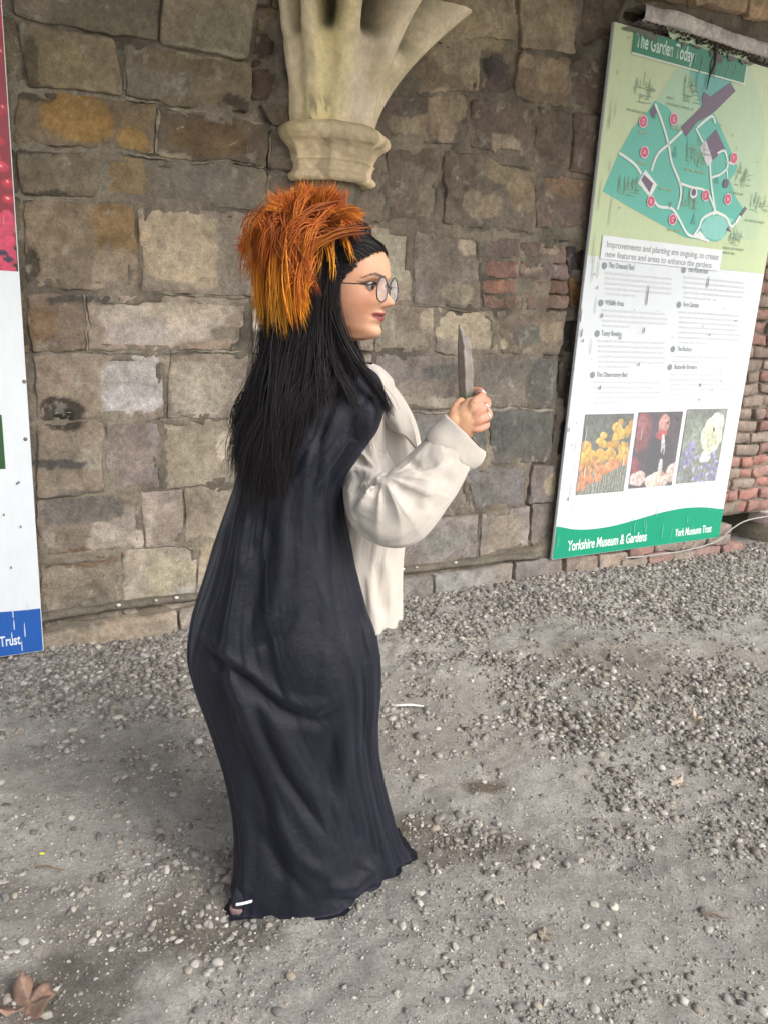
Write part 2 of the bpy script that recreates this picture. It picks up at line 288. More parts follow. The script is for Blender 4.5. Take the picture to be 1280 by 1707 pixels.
# colour patches where the face has flaked or stained: x, y, rx, ry (px), colour, recess (m), raggedness
B = [(132,198,62,42,(138,108,62),.0,.5), (222,232,24,20,(140,112,66),0,.5), (208,295,40,48,(136,116,86),.002,.4), (200,400,50,60,(128,104,72),.004,.5), (100,110,50,50,(120,108,84),0,.5), (190,450,45,45,(146,132,114),.004,.6), (300,405,68,70,(160,144,122),.006,.45), (348,460,24,22,(158,144,122),.005,.5), (345,375,25,14,(150,138,116),.003,.5),
 (285,535,115,34,(158,148,136),.005,.7), (330,520,80,18,(164,152,134),.004,.6), (240,560,60,20,(150,140,134),.003,.6), (445,530,26,32,(180,172,158),.004,.4), (225,640,58,50,(150,146,142),.004,.45), (220,670,50,28,(164,160,158),.003,.5), (335,640,48,42,(150,141,126),.004,.6), (325,670,40,24,(152,144,130),.003,.6),
 (105,690,44,30,(30,28,26),.010,.5), (108,692,20,14,(20,18,17),.012,.5), (150,765,26,24,(138,130,116),.0,.6), (225,740,42,45,(126,114,106),.0,.6), (260,720,14,20,(140,132,130),0,.5), (205,885,55,40,(148,138,128),.0,.6), (235,897,22,18,(160,148,136),0,.6), (372,745,16,28,(156,146,132),.002,.4), (155,925,60,14,(104,84,66),.0,.7), (140,1010,40,40,(102,96,84),0,.7), (280,970,40,40,(142,136,116),0,.7), (310,1000,30,14,(150,146,140),0,.7),
 (350,88,60,8,(150,142,122),0,.6), (260,140,70,25,(112,106,94),0,.8), (380,50,60,40,(126,120,102),0,.6), (350,230,60,24,(98,80,58),0,.8), (285,255,40,5,(142,132,110),0,.5), (180,40,50,25,(108,100,84),0,.8), (60,540,40,40,(112,92,70),.003,.8),
 (800,40,50,40,(150,136,112),.002,.6), (905,20,50,50,(152,138,114),.002,.6), (758,90,42,38,(150,138,116),.004,.6), (790,130,22,26,(146,132,110),.004,.6), (880,98,14,12,(148,132,108),.002,.5), (930,130,30,30,(140,124,100),.002,.7), (745,175,38,28,(158,142,118),.005,.6), (718,210,40,22,(154,138,116),.005,.6), (668,205,20,18,(140,128,108),.004,.6),
 (824,112,20,24,(74,68,66),-.008,.3), (842,250,26,26,(150,136,116),.0,.6), (848,285,44,30,(140,126,104),.004,.8), (800,345,30,25,(146,132,112),.004,.8), (868,330,30,24,(138,122,100),.004,.8), (940,300,38,28,(134,112,90),.003,.7), (715,330,15,50,(128,118,104),0,.6), (690,300,20,40,(120,110,98),0,.6),
 (783,405,22,22,(170,156,136),.004,.5), (760,490,28,16,(148,138,120),.004,.6), (650,430,34,46,(150,144,126),.002,.5), (866,440,16,18,(122,92,76),0,.6), (830,480,18,16,(126,94,76),0,.6), (920,420,20,10,(150,134,116),.004,.7), (880,450,30,8,(146,130,112),.004,.7), (905,490,26,12,(124,96,80),.004,.7),
 (762,540,60,26,(156,144,124),.005,.5), (800,570,45,14,(152,140,122),.005,.6), (650,555,20,35,(140,132,114),.003,.6), (690,570,20,16,(142,134,118),.003,.6), (880,560,24,20,(92,92,86),-.004,.6), (915,555,22,20,(134,120,102),.003,.8), (715,670,90,9,(146,138,124),.0,.5), (690,650,40,18,(126,116,106),.0,.8), (740,620,40,12,(88,86,82),0,.7),
 (900,650,30,30,(108,100,88),.0,.8), (925,805,14,20,(140,130,110),.003,.6), (840,890,30,30,(126,116,102),0,.7), (740,900,40,25,(116,114,108),0,.7), (700,730,30,30,(110,108,104),0,.8), (905,640,25,50,(84,82,78),0,.8), (860,720,60,40,(86,86,82),0,.8), (60,160,40,16,(62,58,52),0,.6), (60,250,50,7,(58,56,50),0,.6), (60,325,60,8,(58,54,48),0,.6), (90,780,50,8,(60,60,62),0,.6), (120,500,50,10,(60,58,54),0,.6), (180,500,30,12,(66,66,60),0,.6), (400,180,30,12,(58,54,46),0,.6), (610,410,20,30,(140,132,116),0,.5),
 (140,850,60,30,(94,90,84),0,.7), (1235,-10,60,20,(158,140,112),.0,.5), (55,120,14,60,(78,70,56),0,.5), (55,440,12,34,(52,46,40),.012,.5), (400,560,50,12,(104,98,88),0,.5)]
BS = []
for (x, y, rx, ry, rgb, rec, rag) in B:
    s0, z0 = W(x, y); s1, _ = W(x+rx, y); _, z1 = W(x, y+ry); BS.append((s0, z0, abs(s1-s0), abs(z1-z0), lin(rgb)*1.32, rec, rag*.75))
def facecol(P, base, seed):
    """P: (s,z) points on the wall; returns colour and recess from real flaked patches"""
    q = np.c_[P, np.full(len(P), seed*3.1)]
    nb = fbm(np.c_[P, P[:, 0]*0], 7, 5, 101, .6); c = np.tile(base, (len(P), 1))
    big = fbm(q, 3.0, 4, 7); c = c*(1+.25*big)[:, None]
    hue = fbm(q, 2.2, 3, 19)[:, None]; c = c*(1+hue*np.array([.06, .01, -.07]))
    wx = fbm(np.c_[P, P[:, 0]*0], 5, 6, 301, .66)*.07; wz = fbm(np.c_[P, P[:, 0]*0], 5, 6, 331, .66)*.06
    rec = np.zeros(len(P))
    mn = fbm(np.c_[P, P[:, 0]*0], 3.1, 5, 140, .62)                              # general thin flaking, pale
    k = sst(mn, .44, .52)*.38; c = c*(1-k[:, None])+np.minimum(base*1.5, .5)*k[:, None]; rec += k*.002
    k = sst(-mn, .52, .64)*.3; c = c*(1-k[:, None])+base*.45*k[:, None]
    for (s0, z0, rs, rz, rgb, rc, rag) in BS:
        dx = (P[:, 0]+wx*rag-s0)/rs; dz = (P[:, 1]+wz*rag-z0)/rz
        m = (np.abs(dx) < 2) & (np.abs(dz) < 2)
        if not m.any(): continue
        d = (np.abs(dx[m])**2.6+np.abs(dz[m])**2.6)**(1/2.6)
        k = sst(1-d+rag*.22*nb[m], 0, .12)*.82
        c[m] = c[m]*(1-k[:, None])+rgb*(1+.18*big[m])[:, None]*k[:, None]; rec[m] += k*rc
    wn = fbm(np.c_[P, P[:, 0]*0], 20, 4, 160, .6)
    c = c*(1+.20*wn)[:, None]
    ws = sst(fbm(np.c_[P, P[:, 0]*0], 14, 4, 190, .7),   .62, .72)*.4; c = c*(1-ws[:, None])+np.array([.42, .39, .33])*ws[:, None]
    return c, rec
def warp(P, amp=.012):
    a = fbm(np.c_[P, P[:, 0]*0], 5, 4, 60); b = fbm(np.c_[P, P[:, 0]*0+9], 5, 4, 64)
    a2 = fbm(np.c_[P, P[:, 0]*0], 24, 3, 66); b2 = fbm(np.c_[P, P[:, 0]*0+5], 24, 3, 68)
    return P+np.c_[a, b]*amp+np.c_[a2, b2]*amp*.35
QUADS = []
def stone(corn, rgb, proud=0., rough=1., step=.0085, gap=.0016, mat=None, name='stone', dep=.09, edge=.005, seed=None, flatcol=False, y0=0., raw=False):
    sd_ = rng.random()*50 if seed is None else seed
    C4 = np.array([c if raw else W(*c) for c in corn]); ctr = C4.mean(0); QUADS.append(C4)
    wd = .5*(np.linalg.norm(C4[1]-C4[0])+np.linalg.norm(C4[2]-C4[3])); hg = .5*(np.linalg.norm(C4[3]-C4[0])+np.linalg.norm(C4[2]-C4[1]))
    nu = max(6, int(wd/step)); nv = max(5, int(hg/step))
    # parameters, denser at the arris, one extra ring folded back into the wall
    def par(n, L):
        t = np.linspace(0, 1, n-3); e = edge*.35/L
        return np.r_[-.0001, 0, e, t[1:-1], 1-e, 1, 1.0001] if n > 7 else np.r_[-.0001, 0, e, .5, 1-e, 1, 1.0001]
    u = par(nu, wd); v = par(nv, hg); nu = len(u); nv = len(v)
    U, V_ = np.meshgrid(u, v); Uc = np.clip(U, 0, 1).ravel(); Vc = np.clip(V_, 0, 1).ravel()
    P = (C4[0][None]*((1-Uc)*(1-Vc))[:, None]+C4[1][None]*(Uc*(1-Vc))[:, None]+C4[2][None]*(Uc*Vc)[:, None]+C4[3][None]*((1-Uc)*Vc)[:, None])
    du = np.minimum(Uc, 1-Uc)*wd; dv = np.minimum(Vc, 1-Vc)*hg
    rr = min(.012, .15*min(wd, hg))*rough                                   # worn corners
    cx = np.clip(rr-du, 0, None); cz = np.clip(rr-dv, 0, None); over = np.clip(np.hypot(cx, cz)-rr, 0, None)*(cx > 0)*(cz > 0)
    sgn = np.c_[np.where(Uc < .5, 1, -1), np.where(Vc < .5, -1, 1)]
    shr = np.c_[sgn[:, 0]*(gap+over*.7), sgn[:, 1]*(gap+over*.7)]*np.c_[du < .5*wd, dv < .5*hg]
    fade = np.clip(1-np.minimum(du/(.3*wd), 1), 0, 1)[:, None]*np.array([1, 0])+np.clip(1-np.minimum(dv/(.3*hg), 1), 0, 1)[:, None]*np.array([0, 1])
    Q = warp(P, .012*rough)+shr*fade
    c, rec = facecol(Q, lin(rgb)*1.45*np.array([1.05, 1.0, 1.05]), sd_) if not flatcol else (np.tile(lin(rgb)*1.05, (len(Q), 1))*(1+.3*fbm(np.c_[Q, Q[:, 0]*0+sd_], 12, 4, 5))[:, None], np.zeros(len(Q)))
    q3 = np.c_[Q, np.full(len(Q), sd_)]
    h = proud + rough*(.008*fbm(q3, 4, 3, 11)+.006*fbm(q3, 16, 4, 13, .6)+.0025*fbm(q3, 55, 3, 15)) - rec
    e = np.minimum(du, dv)+.006*fbm(q3, 25, 2, 33)
    h -= np.clip(1-e/edge, 0, 1)**2*edge*.9
    h -= rough*.010*sst(-e+.05, 0, .05)*np.clip(fbm(q3, 9, 3, 35), 0, 1)
    out = ((U < 0) | (U > 1) | (V_ < 0) | (V_ > 1)).ravel()
    h = np.where(out, -dep, h)
    Vv = np.c_[Q[:, 0], -(h+y0), Q[:, 1]]
    return mesh(name, Vv, gridf(nu, nv)[:, ::-1], mat or m_stone, wall, col=c)
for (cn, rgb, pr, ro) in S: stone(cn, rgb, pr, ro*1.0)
for (cn, rgb) in PL:
    o = stone(cn, rgb, .0, .7, y0=.03, dep=.1, name='plinth_stone')
# worn ledge between wall and plinth
def ledge(name, s0, s1, z, hh, out, mat, rgb, seed=0, step=.012, flat=False):
    n = int((s1-s0)/step); prof = [(-.02, hh*.5), (out*.7, hh*.5), (out, hh*.25), (out*1.05, -.1*hh), (out*.85, -hh*.5), (-.02, -hh*.5)]
    if flat: prof = [(-.02, hh*.5), (out*.9, hh*.42), (out, hh*.36), (out*1.02, 0), (out, -hh*.4), (out*.94, -hh*.5), (-.02, -hh*.5)]
    wob = .35 if flat else 1
    V = []; 
    for i in range(n):
        s = s0+(s1-s0)*i/(n-1); 
        for j, (a, b) in enumerate(prof): V.append((s, -a, z+b))
    V = np.array(V); k = fbm(V*np.array([1, 1, 1])+seed, 14, 4, 3); k2 = fbm(V+seed, 5, 3, 8)
    V[:, 1] -= (k*.012+k2*.012)*wob*(V[:, 1] < 0); V[:, 2] += k*.006*wob+fbm(V*[1, 0, 0]+seed, 4, 2, 5)*.008
    c = lin(rgb)*(1+.3*k)[:, None]*np.ones(3)
    Fc = gridf(len(prof), n); return mesh(name, V, Fc, mat, wall, col=c)
ledge('plinth_ledge', -3.4, 1.02, .165, .03, .042, m_stone, (112, 106, 94), 1)
# generic courses outside what the photo shows closely
def courses(s0, s1, z0, z1, rgb, hgt=.27, wid=.55, pr=0., ro=1., step=.014):
    z = z0
    while z < z1-.05:
        h = min(hgt*rng.uniform(.8, 1.25), z1-z)
        if z1-z-h < .1: h = z1-z
        s = s0
        while s < s1-.02:
            w_ = wid*rng.uniform(.6, 1.4)
            if s1-s-w_ < .15: w_ = s1-s
            stone([(s+.004, z+h-.004), (s+w_-.004, z+h-.004), (s+w_-.004, z+.004), (s+.004, z+.004)], tuple(np.array(rgb)*rng.uniform(.88, 1.12)), pr+rng.normal(0, .006), ro, step=step, raw=True)
            s += w_
        z += h
courses(-3.4, -1.84, .18, 2.55, (98, 92, 78)); courses(-3.4, .6, 2.62, 3.3, (104, 97, 80), step=.018)
courses(-3.4, -1.85, -.02, .15, (118, 112, 98), pr=.03)
courses(1.14, 2.38, .2, 2.85, (84, 78, 70), hgt=.34, wid=.6, step=.03)
courses(.62, 1.2, 3.06, 3.42, (98, 86, 70), step=.018, ro=1.4)
# rubble above the panel
for (cn, rgb, pr) in (([(1068,-60),(1150,-60),(1140,8),(1060,0)], (120,106,86), .02), ([(1155,-60),(1235,-60),(1232,28),(1148,10)], (160,140,112), .05), ([(1240,-60),(1330,-60),(1330,42),(1238,30)], (166,146,118), .055),
                      ([(1040,4),(1095,12),(1085,48),(1022,40)], (72,64,54), -.02), ([(1100,14),(1180,26),(1180,42),(1096,30)], (84,74,60), -.03), ([(1186,30),(1330,50),(1330,78),(1186,48)], (96,84,68), -.01)):
    stone(cn, rgb, pr, 1.5)
ledge('drip_ledge', 1.27, 3.3, 2.985, .075, .08, m_stone, (214, 206, 200), 5, flat=True)
# eroded debris stuck under the ledge, over the panel's top
# ---- brickwork on the right
bz = .27; row = 0
while bz < 2.92:
    bh = .068; s = 2.38+(.11 if row % 2 else 0)-.1
    while s < 3.6:
        bw = .235*rng.uniform(.85, 1.1) if rng.random() < .75 else .115
        if s+bw > 2.42:
            t_ = sst(bz+.25*rng.normal(), .75, 1.1); pal = [(152,112,102),(138,106,98),(156,122,112),(130,104,98),(150,136,124),(136,122,112),(154,112,102)] 
            pal2 = [(140,126,114),(128,112,102),(118,106,98),(146,118,106),(134,104,94)]
            rgb = pal2[rng.integers(5)] if rng.random() < t_ else pal[rng.integers(7)]
            stone([(s+.004, bz+bh), (s+bw-.004, bz+bh), (s+bw-.004, bz), (s+.004, bz)], rgb, rng.normal(0, .008), 1.1, step=.014, gap=.002, raw=True, mat=m_brick, name='brick', flatcol=True, edge=.012, dep=.05)
        s += bw+.006
    bz += bh+.012; row += 1
for r_i, (z0, s0, s1) in enumerate(((.0, 1.68, 2.62), (.075, 1.66, 2.56), (.15, 1.95, 2.60))):
    s = s0+(.07 if r_i % 2 else 0)
    while s < s1:
        bw = .235*rng.uniform(.85, 1.1)
        stone([(s, z0+.066), (s+bw-.008, z0+.066), (s+bw-.008, z0), (s, z0)], [(138,124,116),(146,120,112),(142,112,104),(146,134,124)][rng.integers(4)], .03, 1.1, step=.014, gap=.002, raw=True, mat=m_brick, name='brick', flatcol=True, y0=.02, dep=.06)
        s += bw
stone([(3.0, .26), (3.12, .26), (3.12, .17), (3.0, .17)], (150, 140, 132), .07, 1, raw=True); stone([(3.16, .25), (3.5, .25), (3.5, -.02), (3.16, -.02)], (176, 186, 184), .03, .6, raw=True)
# mortar bed behind everything, with a hole where the low opening is
def mortar():
    s = np.arange(-3.4, 3.62, .02); z = np.arange(-.05, 3.45, .016)
    Sg, Zz = np.meshgrid(s, z); P = np.c_[Sg.ravel(), Zz.ravel()]
    h = -.0065+.010*fbm(P, 7, 4, 91)+.005*fbm(P, 40, 2, 92)
    hole = (P[:, 0] > 2.62) & (P[:, 0] < 3.14) & (P[:, 1] < .25) | ((P[:, 0] > 1.55) & (P[:, 0] < 1.66) & (P[:, 1] < .16))
    crev = ((P[:, 0] > .93) & (P[:, 0] < 1.1) & (P[:, 1] > .25) & (P[:, 1] < 1.9)) | ((P[:, 0] > -.78) & (P[:, 0] < -.62) & (P[:, 1] > 2.0))
    h = np.where(crev, h-.03, h)
    h = np.where((P[:, 0] > 2.36) & (P[:, 1] > .22), h-.016, h)
    deep = np.zeros(len(P), bool)
    for C4 in QUADS:
        lo, hi = C4.min(0), C4.max(0); m = np.nonzero((P[:, 0] > lo[0]) & (P[:, 0] < hi[0]) & (P[:, 1] > lo[1]) & (P[:, 1] < hi[1]))[0]
        if not len(m): continue
        ok = np.ones(len(m), bool)
        for i in range(4):
            a, b = C4[i], C4[(i+1) % 4]; e = (b-a)/np.linalg.norm(b-a); ok &= (P[m, 0]-a[0])*e[1]-(P[m, 1]-a[1])*e[0] > .034
        deep[m[ok]] = True
    h = np.where(deep, -.07, h)
    h = np.where(hole, -.5, h)
    c = lin((122, 113, 100))*(1+.4*fbm(P, 8, 4, 95))[:, None]
    wline = sst(fbm(P, 2.1, 2, 97), .15, .3)[:, None]; c = c*(1-wline)+lin((138, 130, 114))*wline
    dk = sst(-fbm(P, 2.5, 2, 99), .1, .35)[:, None]; c = c*(1-.35*dk); c = np.where(hole[:, None], lin((44, 40, 36)), c)
    return mesh('mortar', np.c_[P[:, 0], -h, P[:, 1]], gridf(len(s), len(z)), m_stone, wall, col=c)
mortar()
# raised light pointing smeared along some joints
def pointing(pts, r=.005, rgb=(146, 138, 120)):
    pts = np.array([W(*p) for p in pts]); L = np.r_[0, np.cumsum(np.linalg.norm(np.diff(pts, axis=0), axis=1))]
    t = np.arange(0, L[-1], .006); P = np.c_[np.interp(t, L, pts[:, 0]), np.interp(t, L, pts[:, 1])]; P = warp(P, .012)
    n = len(P); k = 8; V = np.zeros((n, k, 3)); d = np.gradient(P, axis=0); d /= np.linalg.norm(d, axis=1)[:, None]; nn = np.c_[-d[:, 1], d[:, 0]]
    rr = r*(.75+1.3*fbm(np.c_[P, P[:, 0]*0], 14, 3, 44)).clip(.02, 2.2)
    for j in range(k):
        a = np.pi*j/(k-1); V[:, j, 0] = P[:, 0]+nn[:, 0]*math.cos(a)*rr; V[:, j, 2] = P[:, 1]+nn[:, 1]*math.cos(a)*rr; V[:, j, 1] = .004-(math.sin(a)*rr*.5+.002)
    V = V.reshape(-1, 3); V += .0016*np.c_[vn(V*160, 1), vn(V*160, 2), vn(V*160, 3)]
    mesh('pointing', V, gridf(k, n), m_stone, wall, col=lin(rgb)*(1+.25*fbm(V, 30, 2, 4))[:, None]*np.ones(3))
pointing([(206,163),(340,183),(450,207),(478,212)]); pointing([(262,180),(261,255)]); pointing([(205,254),(300,266),(446,280)]); pointing([(450,209),(448,354)]); pointing([(203,80),(203,150)], .004)
pointing([(172,258),(170,330)], .004); pointing([(240,489),(415,498)], .005); pointing([(278,595),(275,690)], .006); pointing([(268,700),(420,698)], .003); pointing([(150,588),(410,588)], .005, (140,134,120)); pointing([(640,592),(930,595)], .004, (130,124,114)); pointing([(640,688),(922,684)], .006, (146,140,128)); pointing([(145,490),(149,585)], .004)
pointing([(735,376),(890,386)], .004, (120,112,100)); pointing([(610,508),(800,518)], .004, (128,120,106)); pointing([(740,250),(890,276)], .004, (130,120,102))
pointing([(300,178),(333,205),(345,255)], .0018, (150,142,122)); pointing([(285,215),(330,200)], .0018, (150,142,122)); pointing([(385,245),(410,225),(415,262)], .0016, (150,142,122))
# white bits on the plinth ledge
Pw = np.array([(W(x, y, .06)) for x, y in ((200,1036),(296,1014),(262,1020),(672,964),(695,958),(760,948))])
V0, F0 = ICO1; VV = []; FF = []
for i, (s, z) in enumerate(Pw):
    VV.append(V0*np.array([.012, .008, .008])*rng.uniform(.6, 1.1)+[s, -.05, .19]); FF.append(F0+len(V0)*i)
tag(mesh('ledge_chips', np.concatenate(VV), np.concatenate(FF), plain('white_chip', (214, 210, 200), .8), wall), kind='stuff')
# ---- carved corbel
cap = empty('vault_corbel', tuple(WO+WT*-.365+np.array([0, 0, 1.995])), WA)
tag(cap, 'pale yellow carved stone corbel with spreading vault ribs above the orange headpiece', 'corbel')
def cluster(name, rings, seg, seed, colf, nmul=10):
    """rings: (z, out radius, half width, y centre) of a half octagon; local frame of cap"""
    V = []; nA = 8*nmul
    for (z, ro_, hw) in rings:
        for i in range(nA+1):
            a = math.pi*(i/nA)                                  # 0 = right at wall, pi = left at wall
            m = math.cos(((a+math.pi/8) % (math.pi/4))-math.pi/8)**-1*.97 if seg else 1
            V.append((math.cos(a)*hw*m, -math.sin(a)*ro_*m+.0, z))
    V = np.array(V); k = fbm(V+seed, 8, 4, 3)+.8*fbm(V+seed, 34, 3, 7); V += k[:, None]*.0045*np.array([1, 1, .6])
    return mesh(name, V, gridf(nA+1, len(rings)), m_capital, cap, col=colf(V))
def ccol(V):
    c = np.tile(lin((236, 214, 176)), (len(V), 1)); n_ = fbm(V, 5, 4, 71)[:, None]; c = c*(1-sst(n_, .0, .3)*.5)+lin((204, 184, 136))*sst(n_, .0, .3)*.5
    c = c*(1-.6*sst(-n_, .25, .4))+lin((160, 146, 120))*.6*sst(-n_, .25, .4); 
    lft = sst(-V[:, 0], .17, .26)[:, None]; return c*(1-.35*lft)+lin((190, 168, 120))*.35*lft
def prof(pts, n=46):
    z = np.array([p[0] for p in pts]); r_ = np.array([p[1] for p in pts]); zz = np.linspace(z[0], z[-1], n); return [(a, b, b*1.02) for a, b in zip(zz, np.interp(zz, z, r_))]
pr = [(.005,.0),(.006,.15),(.0,.175),(.010,.19),(.022,.193),(.034,.185),(.04,.175),(.055,.172),(.075,.178),(.082,.186),(.09,.178),(.11,.186),(.13,.196),(.145,.212),(.155,.232),(.17,.244),(.185,.246),(.2,.24),(.212,.225),(.222,.2),(.23,.15)]
rings = [(p[0], p[1]*1.0, p[1]*1.02) for p in pr]
rr2 = []
for a, b in zip(rings[:-1], rings[1:]):
    for t in (0, .33, .66): rr2.append(tuple(np.array(a)*(1-t)+np.array(b)*t))
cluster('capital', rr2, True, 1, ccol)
def ncol(V): return np.tile(lin((122, 116, 100)), (len(V), 1))*(1+.3*fbm(V, 9, 4, 5))[:, None]
cluster('shaft_stub', [(-.30, .05, .05), (-.2, .085, .085), (-.1, .115, .115), (-.03, .13, .13), (.012, .135, .135)], True, 4, ncol)
# springer: solid swelling upward, ribs grow out of it
def springer():
    V = []; nA = 72; dirs = [math.radians(a) for a in (8, 58, 100, 138, 172)]
    zs = np.linspace(.215, .76, 34)
    for z in zs:
        t = (z-.215)/.545
        for i in range(nA+1):
            a = math.pi*i/nA
            ridge = max(math.exp(-((a-d)/.20)**4) for d in dirs)
            base_ = .19+.02*t
            grow = {0: .40, 1: .24, 2: .16, 3: .10, 4: .06}
            w_ = sum(grow[k]*math.exp(-((a-d)/.42)**2) for k, d in enumerate(dirs))
            r_ = base_+w_*t**1.6-(1-ridge)*.03*sst(np.array(t), .1, .7)-(1-ridge)*.16*sst(np.array(t), .56, .8)-(1-ridge)*.010
            V.append((math.cos(a)*r_, -math.sin(a)*r_, z))
    V = np.array(V); k = fbm(V, 9, 4, 3)+.7*fbm(V, 34, 3, 7); V += k[:, None]*.005
    c = np.tile(lin((238, 220, 188)), (len(V), 1)); n_ = fbm(V, 3.5, 4, 75)[:, None]
    px_ = V[:, 0:1]; pink = np.exp(-((px_-.03)/.08)**2)*.7; yel = np.exp(-((px_+.10)/.08)**2)*.6
    c = c*(1-pink)+lin((200, 182, 166))*pink; c = c*(1-yel)+lin((242, 224, 156))*yel
    dk = sst(n_, .2, .45)*.5; c = c*(1-dk)+lin((190, 174, 138))*dk
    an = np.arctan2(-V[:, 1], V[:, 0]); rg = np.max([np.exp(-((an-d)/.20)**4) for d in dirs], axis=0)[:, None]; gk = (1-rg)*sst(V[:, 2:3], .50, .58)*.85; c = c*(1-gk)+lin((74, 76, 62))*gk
    st = sst(fbm(V*[30, 30, 6], 1, 3, 6), .25, .4)[:, None]*sst(.36-V[:, 2:3], 0, .12)*sst(-px_, .02, .1)*.7; c = c*(1-st)+lin((90, 82, 66))*st
    return mesh('springer_stone', V, gridf(nA+1, len(zs)), m_capital, cap, col=c)
springer()
def rib(ang, reach, rise, lean=1.0, wdt=.075, z0=.70, r0=.20):
    n = 40; V = []; 
    d = np.array([math.cos(ang), -math.sin(ang)]); sd2 = np.array([-d[1], d[0]])
    pr_ = [(-.5, .10), (-.5, .0), (-.42, -.03), (-.2, -.05), (-.12, -.085), (.12, -.085), (.2, -.05), (.42, -.03), (.5, .0), (.5, .10)]
    for i in range(n):
        t = i/(n-1); ph = t*1.15
        rad = r0+reach*(1-math.cos(ph))+.05*t; z = z0+rise*math.sin(ph)
        tang = np.array([reach*math.sin(ph), rise*math.cos(ph)]); tang /= np.linalg.norm(tang); nrm = np.array([-tang[1], tang[0]])   # pointing up/inwards
        for (a, b) in pr_:
            rr_ = rad+nrm[0]*b*-1*-1; zz = z+nrm[1]*b
            p = d*rr_+sd2*(a*wdt*2); V.append((p[0], p[1], zz))
    V = np.array(V); V += fbm(V, 10, 3, 3)[:, None]*.004
    c = np.tile(lin((214, 200, 164)), (len(V), 1))*(1+.25*fbm(V, 5, 4, 8))[:, None]
    return mesh('vault_rib', V, gridf(len(pr_), n), m_capital, cap, col=c)
for a_, re, ri in ((6, 1.5, 1.3), (56, 1.9, 1.3), (98, 2.2, 1.3), (138, 1.6, 1.3), (174, .8, 1.25)): rib(math.radians(a_), re, ri)
# vault overhead and its far end wall: they keep the sky off the wall
def vault():
    s = np.linspace(-3.4, 3.62, 30); a = np.linspace(0, 1, 24); V = []
    for t in a:
        for q in s: V.append((q, .05-3.1*t, 3.3+.75*math.sin(math.pi*t*.95)**.8))
    V = np.array(V); n_ = len(V); V2 = V+[0, 0, .35]
    Fa = gridf(30, 24); return mesh('vault_ceiling', np.r_[V, V2], np.r_[Fa, Fa[:, ::-1]+n_], m_stone, wall, col=np.tile(lin((120, 108, 88)), (2*n_, 1)))
vault()
# ================================================================== cable
def tube(name, pts, r, mat, parent=None, k=8, sub=6, col=None):
    P = np.array(pts, float); n = len(P); tt = np.linspace(0, n-1, (n-1)*sub+1)
    def cr(t):
        i = min(int(t), n-2); f_ = t-i; p0 = P[max(i-1, 0)]; p1 = P[i]; p2 = P[i+1]; p3 = P[min(i+2, n-1)]
        return .5*((2*p1)+(-p0+p2)*f_+(2*p0-5*p1+4*p2-p3)*f_*f_+(-p0+3*p1-3*p2+p3)*f_**3)
    Q = np.array([cr(t) for t in tt]); d = np.gradient(Q, axis=0); d /= np.linalg.norm(d, axis=1)[:, None]+1e-9
    up = np.array([0, 0, 1.]) if abs(d[:, 2]).mean() < .8 else np.array([1., 0, 0]); a = np.cross(d, up); a /= np.linalg.norm(a, axis=1)[:, None]+1e-9; b = np.cross(d, a)
    rr_ = np.interp(tt, np.arange(n), r) if np.ndim(r) else np.full(len(tt), r)
    th = np.arange(k)*2*np.pi/k; V = Q[:, None]+rr_[:, None, None]*(np.cos(th)[None, :, None]*a[:, None]+np.sin(th)[None, :, None]*b[:, None])
    V = V.reshape(-1, 3); Fc = [tuple(q) for q in gridf(k, len(Q), True)]+[tuple(range(k))[::-1], tuple(range(len(V)-k, len(V)))]
    return mesh(name, V, Fc, mat, parent, col=col)
def wl(s, z, off): p = WO+WT*s+WN*off; return (p[0], p[1], z)
m_cable = plain('pale_cable', (160, 160, 154), .6)
cb = [W(x, y, .09) for x, y in ((1040, 930), (1085, 926), (1150, 916), (1196, 901), (1216, 884), (1246, 867), (1300, 858))]
tag(tube('cable', [wl(s, z, .09) for s, z in cb], .0045, m_cable), 'pale thin cable running along the wall foot under the green panel edge', 'cable')
# ================================================================== the panels
_pm = {}
def pmat(rgb, rough=.42):
    k = (tuple(rgb), rough)
    if k not in _pm:
        _pm[k] = Mat('print_%d_%d_%d' % tuple(int(q) for q in rgb), tuple(lin(rgb)), rough).vary(None, ((3, .04), (30, .04)), ((8, .12),), .002, (1, 1, .3)).m
    return _pm[k]
m_print = Mat('colour_print', rough=.4).vary('Col', ((200, .12),), ((8, .1),), .002).m
def PT(s, z, off): return (s, -off, z)
class Sheet:                                                     # flat print, one mesh of several colours
    def __init__(s): s.V = []; s.F = []; s.mi = []; s.m = []
    def add(s, pts, rgb, off):
        m = pmat(rgb)
        if m not in s.m: s.m.append(m)
        b = len(s.V); s.V += [PT(q[0], q[1], off) for q in pts]; s.F.append(tuple(range(b, b+len(pts)))); s.mi.append(s.m.index(m))
    def build(s, name, par): return mesh(name, s.V, s.F, None, par, smooth=False, mats=s.m, mi=s.mi)
